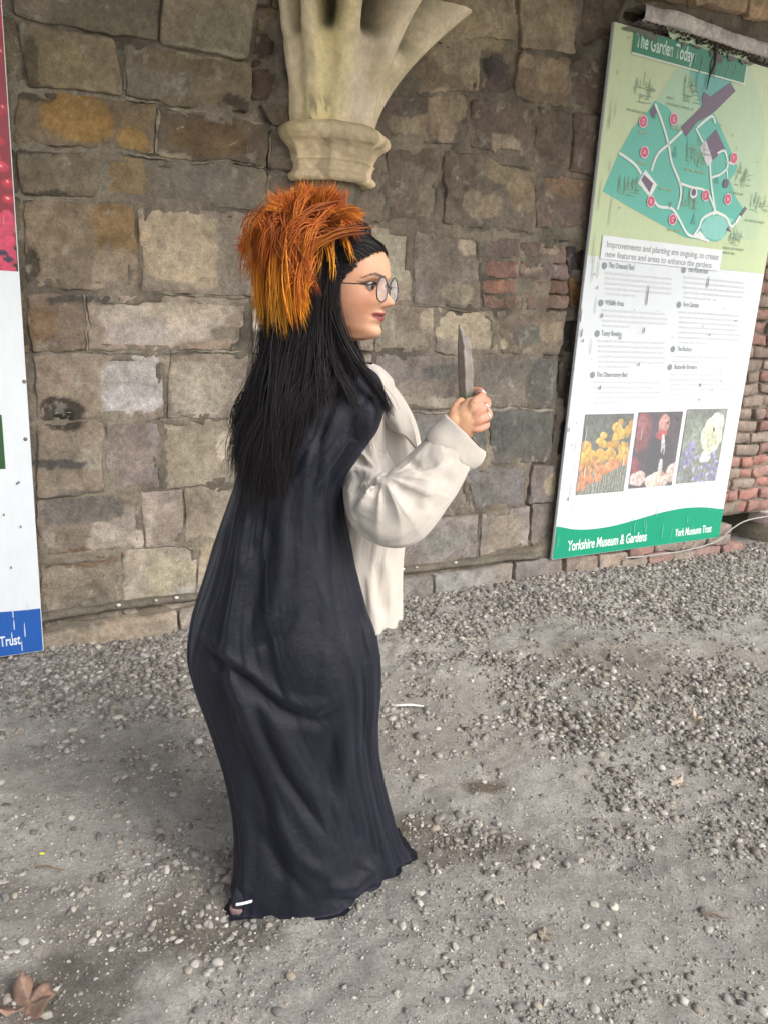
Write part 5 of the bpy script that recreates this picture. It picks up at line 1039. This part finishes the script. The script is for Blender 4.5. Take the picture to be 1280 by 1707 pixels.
# rings on the fingers
m_sil = Mat('silver', (.75, .75, .75), .2, Metallic=1.0).m
for (a_, b_, t, rr_) in ((FG[1][0][0], FG[1][0][1], .62, .0126), (FG[0][0][1], FG[0][0][2], .3, .0118), (FG[2][0][0], FG[2][0][1], .7, .0124)):
    A_, B_ = K(*a_), K(*b_); c_ = A_*(1-t)+B_*t; d = (B_-A_)/np.linalg.norm(B_-A_); u_ = np.cross(d, [0, 0, 1]); u_ /= np.linalg.norm(u_); w_ = np.cross(d, u_)
    tube('finger_ring', [c_-OFFP+(u_*math.cos(t2)+w_*math.sin(t2))*rr_ for t2 in np.linspace(0, 2*math.pi*1.05, 18)], .0016, m_sil, person, 6, 2)
# ---- shoe showing at the hem
m_shoe = Mat('shoe_black', tuple(lin((34, 36, 46))), .55).m; m_sole = Mat('shoe_sole', tuple(lin((128, 104, 100))), .8).m; m_white = Mat('shoe_stripe', tuple(lin((226, 228, 232))), .5).m
def shoe(cx_, cy_, ang, lab=None):
    ca, sa = math.cos(ang), math.sin(ang); loc = np.array([cx_, cy_, 0]); R_ = np.array([[ca, -sa, 0], [sa, ca, 0], [0, 0, 1]])
    def outline(t, grow=0): # heel at -x
        x_ = .13*math.cos(t); y_ = (.037+.008*max(0, math.cos(t)))*math.sin(t); return x_*(1+grow), y_*(1+grow*2)
    ts = np.linspace(0, 2*np.pi, 48, endpoint=False); V = []
    for z_, g_ in ((.004, -.03), (.006, .0), (.024, .02), (.028, .0)): V += [(*outline(t, g_), z_) for t in ts]
    V = np.array(V)@R_.T+loc; so_ = mesh('shoe_sole', V-OFFP, [tuple(q) for q in gridf(48, 4, True)]+[tuple(range(48))[::-1], tuple(range(144, 192))], m_sole, person)
    V = []; n_ = 14
    for i in range(n_):
        t_ = i/(n_-1)
        for t in ts:
            x_, y_ = outline(t); toe = sst(np.array(x_), -.02, .12); top = .085-.045*toe; z_ = .027+top*math.sin(t_*math.pi/2); k = math.cos(t_*math.pi/2)**.6*.97+.001
            V.append((x_*k-.03*(1-k), y_*k, z_))
    V = np.array(V)@R_.T+loc; up_ = mesh('shoe_upper', V-OFFP, gridf(48, n_, True), m_shoe, person)
    V = []; 
    for a_ in np.linspace(math.pi*1.12, math.pi*1.62, 14):
        for z_, g_ in ((.042, .016), (.050, .008)): x_, y_ = outline(a_, g_); V.append((x_, y_-.002, z_+.02*(a_-math.pi*1.12)/1.57))
    V = np.array(V)@R_.T+loc; mesh('shoe_stripe', V-OFFP, gridf(2, 14), m_white, up_)
f = gnd(398, 1536); shoe(-.218, 1.676, math.radians(33)); shoe(F2[0]+.07, F2[1]+.05, math.radians(36))
# ================================================================== hair
def strands(name, S, mat, parent, w0, col=None, k=3, prof=None):
    """S: (n, m, 3) centre lines in world space -> thin tapering tubes"""
    n_, m_, _ = S.shape; d = np.gradient(S, axis=1); d /= np.linalg.norm(d, axis=2)[..., None]+1e-9
    r_ = rng.normal(size=(n_, 1, 3)); a_ = np.cross(d, r_); a_ /= np.linalg.norm(a_, axis=2)[..., None]+1e-9; b_ = np.cross(d, a_)
    t = np.linspace(0, 1, m_); pf = (np.clip(1-t, 0, 1)**.5*.9+.1)*np.minimum(1, t*6+.4) if prof is None else prof(t); w_ = np.broadcast_to(w0, (n_,))[:, None]*pf[None]
    th_ = np.arange(k)*2*np.pi/k; V = S[:, :, None]+w_[:, :, None, None]*(np.cos(th_)[None, None, :, None]*a_[:, :, None]+.55*np.sin(th_)[None, None, :, None]*b_[:, :, None])
    Fb = gridf(k, m_, True); Fc = (Fb[None]+(np.arange(n_)*m_*k)[:, None, None]).reshape(-1, 4)
    cc = None if col is None else np.repeat(col.reshape(n_*m_, 3), k, 0)
    return mesh(name, V.reshape(-1, 3)-OFFP, Fc, mat, parent, col=cc)
HLv = [(368, 545, 585, 1.68, .03), (374, 515, 603, 1.68, .055), (388, 490, 613, 1.68, .078), (410, 470, 606, 1.685, .09), (440, 458, 588, 1.69, .095), (475, 450, 578, 1.69, .096), (515, 446, 574, 1.695, .096), (550, 446, 578, 1.70, .096), (585, 442, 590, 1.705, .098), (615, 440, 596, 1.71, .112), (645, 430, 580, 1.72, .15), (680, 424, 532, 1.725, .17), (715, 419, 508, 1.725, .182), (750, 418, 492, 1.725, .186), (785, 423, 478, 1.73, .185), (812, 432, 466, 1.73, .182)]
nh, nvh = 160, 120
V, th, _ = loft(HLv, nh, nvh, 2.1); N_ = gnorm(V, nh, nvh); thg = np.tile(th, nvh); vg = np.repeat(np.linspace(0, 1, nvh), nh)
HV = V.reshape(nvh, nh, 3).copy(); HN = N_.reshape(nvh, nh, 3)
core = V+N_*(-.008+.004*np.cos(thg*34+3*fbm(np.c_[np.cos(thg)*2, np.sin(thg)*2, vg*3], 1, 2, 70))+.003*np.cos(thg*61+5*vg))[:, None]
keep = int(nvh*.84); hair = pmesh('hair', core[:nh*keep], gridf(nh, keep, True), m_hair)
ns, mm = 5200, 14
t0 = rng.uniform(0, 2*np.pi, ns); v0 = np.clip(rng.beta(1.1, 2.6, ns)*.7, .0, .7); v1 = np.minimum(1.0, v0+rng.uniform(.35, .9, ns)); v1 = np.where(rng.random(ns) < .45, rng.uniform(.86, 1.05, ns), v1)
drift = rng.normal(0, .25, ns)+.35*np.cos(t0); tt = np.linspace(0, 1, mm)
vv_ = v0[:, None]+(v1-v0)[:, None]*tt; th2 = t0[:, None]+drift[:, None]*tt**1.5+.05*np.sin(tt*5+rng.uniform(0, 6, (ns, 1)))*tt; off = rng.gamma(2., .0022, ns)[:, None]*(.5+tt)+(.004+.012*tt)*np.sin(tt*rng.uniform(3, 8, (ns, 1))+rng.uniform(0, 6, (ns, 1)))*tt
vi = np.clip(vv_, 0, 1)*(nvh-1); ti = (th2 % (2*np.pi))/(2*np.pi)*nh; i0 = np.clip(vi.astype(int), 0, nvh-2); fi = (vi-i0)[..., None]; j0 = ti.astype(int) % nh; j1 = (j0+1) % nh; fj = (ti-np.floor(ti))[..., None]
def bil(A): return (A[i0, j0]*(1-fi)+A[i0+1, j0]*fi)*(1-fj)+(A[i0, j1]*(1-fi)+A[i0+1, j1]*fi)*fj
cl_ = np.floor(t0*14)*1.7; th2 = th2+(.05*tt*np.sin(vv_*9+cl_[:, None])); off = off+(.007*tt*np.sin(vv_*11+cl_[:, None]*2.3)); ti = (th2 % (2*np.pi))/(2*np.pi)*nh; j0 = ti.astype(int) % nh; j1 = (j0+1) % nh; fj = (ti-np.floor(ti))[..., None]
S_ = bil(HV)+bil(HN)*off[..., None]; S_[..., 2] -= np.clip(vv_-1, 0, 1)*.5
strands('hair_strands', S_, m_hair, hair, rng.uniform(.0004, .0011, ns))['kind'] = 'stuff'
# locks that leave the mass: over the shoulder, at the temple, flicks at the back
def lockset(name, P, n_, spread, w_=(.0005, .0013), m_=16, wave=.006, endspread=1.):
    P = np.array([at(*p) for p in P]); q = np.linspace(0, len(P)-1, m_); C_ = np.stack([sinterp(q, np.c_[np.arange(len(P)), P[:, k]]) for k in range(3)], -1)
    t = np.linspace(0, 1, m_); o = rng.normal(0, spread, (n_, 1, 3)); o2 = rng.normal(0, spread*endspread, (n_, 1, 3)); ph = rng.uniform(0, 6, (n_, 1, 3))
    S = C_[None]+o*(1-t[None, :, None])+o2*t[None, :, None]+wave*np.sin(t[None, :, None]*6+ph)*t[None, :, None]; return strands(name, S, m_hair, hair, rng.uniform(*w_, n_))
lockset('hair_lock', [(560, 430, 1.60), (556, 500, 1.60), (572, 560, 1.605), (600, 610, 1.61), (636, 660, 1.64), (648, 690, 1.66)], 150, .006, endspread=1.0)
lockset('hair_lock', [(548, 450, 1.60), (546, 540, 1.60), (560, 610, 1.60), (584, 650, 1.605), (602, 700, 1.60), (612, 745, 1.61)], 50, .008, endspread=1.1)
lockset('hair_lock', [(530, 470, 1.60), (526, 560, 1.595), (528, 630, 1.585), (530, 670, 1.58), (532, 705, 1.575)], 140, .013, endspread=1.3)
lockset('hair_lock', [(500, 520, 1.60), (480, 600, 1.58), (465, 680, 1.555), (455, 760, 1.55), (460, 828, 1.56)], 300, .018, endspread=.8, wave=.009)
lockset('hair_lock', [(470, 560, 1.62), (440, 640, 1.60), (420, 700, 1.60), (404, 745, 1.61), (398, 780, 1.62)], 220, .014, endspread=1.2, wave=.011)
lockset('hair_lock', [(440, 600, 1.66), (415, 650, 1.65), (398, 680, 1.65), (394, 705, 1.65), (402, 715, 1.65)], 60, .008, endspread=1.2, wave=.008)
lockset('hair_lock', [(430, 660, 1.66), (402, 700, 1.65), (396, 730, 1.65), (392, 765, 1.65)], 60, .010, endspread=1.4, wave=.01)
lockset('hair_lock', [(520, 560, 1.60), (505, 640, 1.585), (490, 720, 1.575), (470, 790, 1.58), (462, 822, 1.58)], 260, .016, endspread=.7, wave=.008)
def surfpt(z, t):
    f0 = sinterp(z, F0_); bk = sinterp(z, BK_); wd = sinterp(z, WD_); ct, st = np.cos(t), np.sin(t); f_ = (abs(ct)**2.25+abs(st)**2.25)**(-1/2.25)
    return np.where(ct > 0, f0, -bk)*ct*f_, wd*st*f_
n_s = 1500; m_s = 16; sg = np.where(rng.random(n_s) < .5, -1, 1); th0 = np.abs(rng.uniform(0, 1.45, n_s)); hz = np.interp(th0, [0, .5, .9, 1.2, 1.45], [.184, .178, .160, .130, .085])+rng.normal(0, .0022, n_s); hz = np.where(rng.random(n_s) < .45, hz+rng.uniform(0, .03, n_s)*(th0 < 1.3), hz)
tq = np.linspace(0, 1, m_s)[None]; tha = th0[:, None]+(1.9+rng.normal(0, .15, (n_s, 1))-th0[:, None])*tq**.9; za = np.clip(hz[:, None]+.018*np.sin(np.pi*tq)*(th0[:, None] < 1.)-.055*tq**2*rng.uniform(.5, 1.3, (n_s, 1)), .01, .222)
xs_, ys_ = surfpt(za.ravel(), tha.ravel()); k_ = (1+(.02+.10*np.sin(np.pi*np.clip(tq+.03, 0, 1))**.7*rng.uniform(.3, 1., (n_s, 1)))).ravel()
Lp = np.stack([xs_*k_, ys_*k_*np.repeat(sg, m_s), za.ravel()+.006*(k_-1)/.1*(za.ravel() > .15)], -1); strands('hair_strands', hd3(Lp).reshape(n_s, m_s, 3), m_hair, hair, rng.uniform(.0006, .0014, n_s))['kind'] = 'stuff'
# ---- orange headpiece: tufts of stiff feathery fur
def fur():
    Sx = []; Cl = []; m_ = 8; t = np.linspace(0, 1, m_)
    dark = lin((134, 64, 16)); mid = lin((190, 96, 22)); gold = lin((242, 168, 44)); br = lin((224, 132, 30))
    st = {'n': 0, 'p': None}
    def add(s, e, bow, c0, c1, shade):
        if st['n'] % 16 == 0: st['p'] = (s, e, bow, c0, c1, shade)
        else:
            s, e, bow, c0, c1, sh0 = st['p']; j1 = rng.normal(0, 1, 4); s = (s[0]+j1[0]*7, s[1]+j1[1]*6, s[2]+rng.normal(0, .008)); e = (e[0]+j1[2]*5, e[1]+j1[3]*7, e[2]+rng.normal(0, .006)); shade = sh0*rng.uniform(.8, 1.2)
        st['n'] += 1
        s = at(*s); e = at(*e); P = s[None]*(1-t[:, None])+e[None]*t[:, None]; L = np.linalg.norm(e-s)
        P = P+bow[None]*(np.sin(np.pi*t)**1.0)[:, None]+rng.normal(0, .0028, 3)[None]*np.sin(t*5+rng.uniform(0, 6))[:, None]*t[:, None]; Sx.append(P); Cl.append((c0[None]*(1-t[:, None])+c1[None]*t[:, None])*shade)
    for i in range(2200):                                            # upstanding crown
        f_ = rng.uniform(-1, 1); a = math.radians(rng.choice([rng.uniform(15, 165), rng.uniform(60, 120)])); L = rng.uniform(38, 72)*(1-.25*abs(math.cos(a)))*(1-.25*abs(f_))
        sx, sy = 512+40*math.cos(a)+rng.normal(0, 12), 378-16*math.sin(a)+rng.normal(0, 9)
        sy = max(sy, 362); ex, ey = sx+L*math.cos(a)*1.05+rng.normal(0, 6), sy-L*math.sin(a)*.95+rng.normal(0, 4)
        ex = min(ex, 613-abs(rng.normal(0, 4)))
        add((sx, sy, 1.68+.085*f_), (ex, ey, 1.68+.125*f_), np.array([0, 0, .004]), dark, mid if rng.random() < .6 else br, rng.uniform(.7, 1.15))
    for i in range(4000):                                            # burnt orange fur combed back and down
        f_ = rng.uniform(-1, 1); r_ = math.sqrt(1-f_*f_*.8); a = rng.uniform(0, 1)
        sx, sy = 505+rng.normal(0, 30), 375+rng.normal(0, 16)
        q = rng.random(); ex = 520-(118*r_)*q**.8+rng.normal(0, 7); ey = 405+60*rng.random()+55*rng.random()*(q < .8)+rng.normal(0, 6)
        if ex < 425: ey = 395+rng.uniform(0, 75)
        add((sx, sy, 1.68+.10*f_), (ex, ey, 1.68+.145*f_), np.array([-.012*r_, .03*f_, .022]), dark if rng.random() < .6 else mid, mid if rng.random() < .75 else br, rng.uniform(.65, 1.1))
    for i in range(500):                                             # right-hand fringe towards the forehead
        f_ = rng.uniform(-1, .9); sx, sy = 540+rng.normal(0, 18), 372+rng.normal(0, 8); ex = 560+48*rng.random(); ey = 372+rng.uniform(-20, 40)-(ex-560)*.25
        add((sx, sy, 1.68+.09*f_), (ex, ey, 1.68+.115*f_), np.array([.004, .01*f_, .014]), dark, br if rng.random() < .5 else mid, rng.uniform(.7, 1.1))
    for i in range(2600):                                            # long golden tips hanging behind
        f_ = rng.uniform(-1, 1); r_ = math.sqrt(1-f_*f_*.7); q = rng.random(); sx = 520-80*q*r_+rng.normal(0, 6); sy = 415+rng.normal(0, 18)
        ex = 524-96*q*r_+rng.normal(0, 4); ey = 495+52*math.sin(min(1, q*1.15)*math.pi*.62)+rng.normal(0, 12)-(18 if q > .93 else 0)
        add((sx, sy, 1.68+.135*f_), (ex, ey, 1.68+.13*f_), np.array([-.010*r_, .018*f_, .004]), mid, gold if rng.random() < .8 else br, rng.uniform(.75, 1.15))
    for pts in (((548, 385), (552, 458)), ((540, 388), (547, 440)), ((560, 380), (590, 436)), ((566, 384), (586, 424)), ((532, 395), (523, 462)), ((525, 392), (520, 470)), ((545, 380), (556, 455)), ((515, 400), (512, 475))):
        for i in range(10): add((pts[0][0]+rng.normal(0, 2), pts[0][1], 1.60), (pts[1][0]+rng.normal(0, 2.5), pts[1][1]+rng.normal(0, 4), 1.59), np.array([.006, -.008, .0]), br, gold, rng.uniform(.7, 1.05))
    for i in range(80):
        add((430+rng.normal(0, 6), 405+rng.normal(0, 6), 1.68), (400+rng.normal(0, 4), 412+rng.normal(0, 14), 1.68+rng.normal(0, .03)), np.zeros(3), mid, gold if rng.random() < .6 else lin((190, 50, 50)), 1.)
    return np.array(Sx), np.array(Cl)
S_, C_ = fur()
base_hp = hd3((-.03, 0, .16))[0]; Vh = V0*np.array([.095, .088, .09])+base_hp+[-.02, 0, .0]
hp_ = pmesh('headpiece', Vh, F0, m_fur, col=np.tile(lin((110, 48, 14)), (len(Vh), 1)))
fs = strands('headpiece_fur', S_, m_fur, hp_, rng.uniform(.0009, .0024, len(S_)), C_, prof=lambda t: np.minimum(1, .5+t*3)*np.clip(1-t, 0, 1)**.6+.05); fs['kind'] = 'stuff'
# ================================================================== the prop in her hand
def prop():
    def YP(y): return 1.672
    rows = [(538, 764, 766, .001), (546, 763.5, 771, .0025), (560, 763, 779, .004), (575, 762, 786.5, .006), (600, 762, 789, .007), (630, 763, 790, .007), (650, 764, 790, .0075), (668, 765, 790, .008), (690, 768, 786, .007), (712, 770, 785, .006)]
    V = []; C_ = []; k = 10; n_ = 46; q = np.linspace(0, len(rows)-1, n_); R_ = np.array(rows); y = np.interp(q, np.arange(len(rows)), R_[:, 0]); xl = np.interp(q, np.arange(len(rows)), R_[:, 1]); xr = np.interp(q, np.arange(len(rows)), R_[:, 2]); tk = np.interp(q, np.arange(len(rows)), R_[:, 3])
    for i in range(n_):
        a = at(xl[i], y[i], YP(y[i])); b = at(xr[i]-1.5+.5*math.sin(i*.9)+rng.normal(0, .5), y[i], YP(y[i])+.006); rid = a*.52+b*.48
        for (u_, dy) in ((0, 0), (.12, -.35), (.42, -1), (.5, -.95), (.58, -.6), (.9, -.3), (1, 0), (.75, .6), (.5, .8), (.2, .6)):
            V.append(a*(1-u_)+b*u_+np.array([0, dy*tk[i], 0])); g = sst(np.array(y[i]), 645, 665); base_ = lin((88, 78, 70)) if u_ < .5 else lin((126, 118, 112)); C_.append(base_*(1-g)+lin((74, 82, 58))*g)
    V = np.array(V); C_ = np.array(C_)*(1+.25*fbm(V, 60, 3, 8))[:, None]; base_l = at(778, 700, 1.672)
    o = empty('hand_prop', tuple(base_l)); tag(o, 'narrow grey blade-shaped prop with a slanted tip, upright in her raised hand', 'prop')
    b_ = mesh('blade', V-base_l, [tuple(q_) for q_ in gridf(k, n_, True)]+[tuple(range(k)), tuple(range(len(V)-k, len(V)))[::-1]], Mat('prop_surface', rough=.75).vary('Col', ((60, .2),), ((120, .4),), .002).m, o, col=C_, smooth=False)
    gp = chain([at(776, 672, 1.674), at(777, 700, 1.676), at(779, 728, 1.678)], [.0095, .0105, .0095], 14, 6, ((0, 1, 0), .7)); mesh('grip', gp[0]-base_l, gp[1], plain('green_grip', (66, 78, 56), .5), o)
prop()
# ================================================================== small things on the ground
def leaf(name, x, y, size, rgb, label, yaw, curl, cat='leaf', lobes=5, group=None):
    c0 = gnd(x, y); n_ = 60; th_ = np.linspace(0, 2*np.pi, n_, endpoint=False)
    r_ = .55+.45*np.abs(np.cos(th_*lobes/2))**.7+.12*np.cos(th_*lobes*3); r_ *= 1+.1*rng.normal(size=n_); V = [(0, 0, 0)]
    for k in (.35, .7, 1.):
        for a, q in zip(th_, r_): V.append((math.cos(a)*q*k, math.sin(a)*q*k, 0))
    V = np.array(V)*size; V[:, 2] = curl*size*(.35*np.sin(V[:, 0]/size*3)+.4*(V[:, 1]/size)**2+.22*np.cos(np.arctan2(V[:, 1], V[:, 0])*lobes)*np.hypot(V[:, 0], V[:, 1])/size)+size*.18+fbm(V, 40, 2, 3)*.003
    Fc = [(0, 1+i, 1+(i+1) % n_) for i in range(n_)]
    for k in (0, 1): Fc += [(1+k*n_+i, 1+(k+1)*n_+i, 1+(k+1)*n_+(i+1) % n_, 1+k*n_+(i+1) % n_) for i in range(n_)]
    m_ = Mat('dry_leaf', rough=.75).vary('Col', ((30, .25), (120, .2)), ((80, .6),), .003).m
    vein = np.exp(-(np.abs(np.sin(np.arctan2(V[:, 1], V[:, 0])*lobes/2))/.18)**2)
    root_ = empty(name, (c0[0], c0[1], gheight(np.array([[c0[0], c0[1]]]))[0]), yaw); tag(root_, label, cat, group)
    b_ = mesh('blade', V, Fc, m_, root_, col=lin(rgb)*(1+.35*vein)[:, None]*np.ones(3)); sm = b_.modifiers.new('thick', 'SOLIDIFY'); sm.thickness = .0008
    tube('stalk', [(0, 0, size*.2), (-size*.5, -size*.3, size*.25), (-size*1.1, -size*.5, size*.3)], [.0014, .0012, .001], m_, root_, 5, 3, col=lin(rgb)*np.ones((5*7, 3)))
leaf('dead_leaf', 48, 1680, .058, (122, 98, 84), 'large brown dead leaf lying in the bottom left corner', 1.0, .9)
leaf('dead_leaf', 1158, 1200, .034, (176, 162, 144), 'pale curled dry leaf on the gravel at the right, nearer the panel', .3, 1.1)
leaf('dead_leaf', 1128, 1306, .030, (158, 146, 132), 'flat grey dry leaf half buried among the stones at the right', 2.0, .6)
leaf('dead_leaf', 905, 1563, .020, (120, 110, 96), 'small drab dead leaf on bare earth in the lower right', 2.6, .7)
def feather():
    a, b = gnd(656, 1183), gnd(706, 1184); L = np.linalg.norm(b-a); n_ = 24; V = []; ang = math.atan2(b[1]-a[1], b[0]-a[0])
    for i in range(n_):
        t = i/(n_-1); w_ = .0085*math.sin(math.pi*min(1, t*1.05))**.6*(1-.3*t)
        for s in (-1, -.5, 0, .5, 1): V.append((t*L, s*w_*(1+.15*rng.normal()), .010+.008*math.sin(t*3)-.003*abs(s)+.001*rng.normal()))
    r_ = empty('white_feather', (a[0], a[1], gheight(np.array([[a[0], a[1]]]))[0]), ang); tag(r_, 'small white feather lying on bare earth right of the robe', 'feather')
    vn_ = mesh('vane', V, gridf(5, n_), plain('feather_white', (222, 222, 218), .7), r_); m2 = vn_.modifiers.new('thick', 'SOLIDIFY'); m2.thickness = .0006
    tube('quill', [(-.012, 0, .011), (L*.5, 0, .019), (L, 0, .012)], [.001, .0008, .0004], plain('quill_white', (230, 228, 220), .5), r_, 6, 6)
feather()
c0 = gnd(71, 1429); Vp = V0*np.array([.007, .004, .0025])*(1+.2*vn(V0*3, 2))[:, None]; o = mesh('yellow_petal', Vp, F0, plain('petal_yellow', (214, 214, 60), .6)); o.location = (c0[0], c0[1], .012); tag(o, 'tiny bright yellow petal on the bare earth at the left', 'petal')
def twig(x0, y0, x1, y1, lab):
    a, b = gnd(x0, y0), gnd(x1, y1); d = b-a; m_ = Mat('twig_bark', tuple(lin((112, 92, 72))), .85).vary(None, ((80, .3),), ((200, .5),), .001).m
    o = tube('twig', [a*0+[0, 0, .008], d*.35+[.003, .004, .013], d*.7+[-.003, 0, .010], d+[0, 0, .008]], [.0028, .0025, .002, .0012], m_, None, 7, 6); o.location = (a[0], a[1], gheight(a[None, :2])[0]); tag(o, lab, 'twig')
twig(60, 1452, 110, 1456, 'thin brown twig on bare earth below the yellow petal'); twig(1168, 1532, 1215, 1538, 'thin dark twig on smooth earth in the lower right')
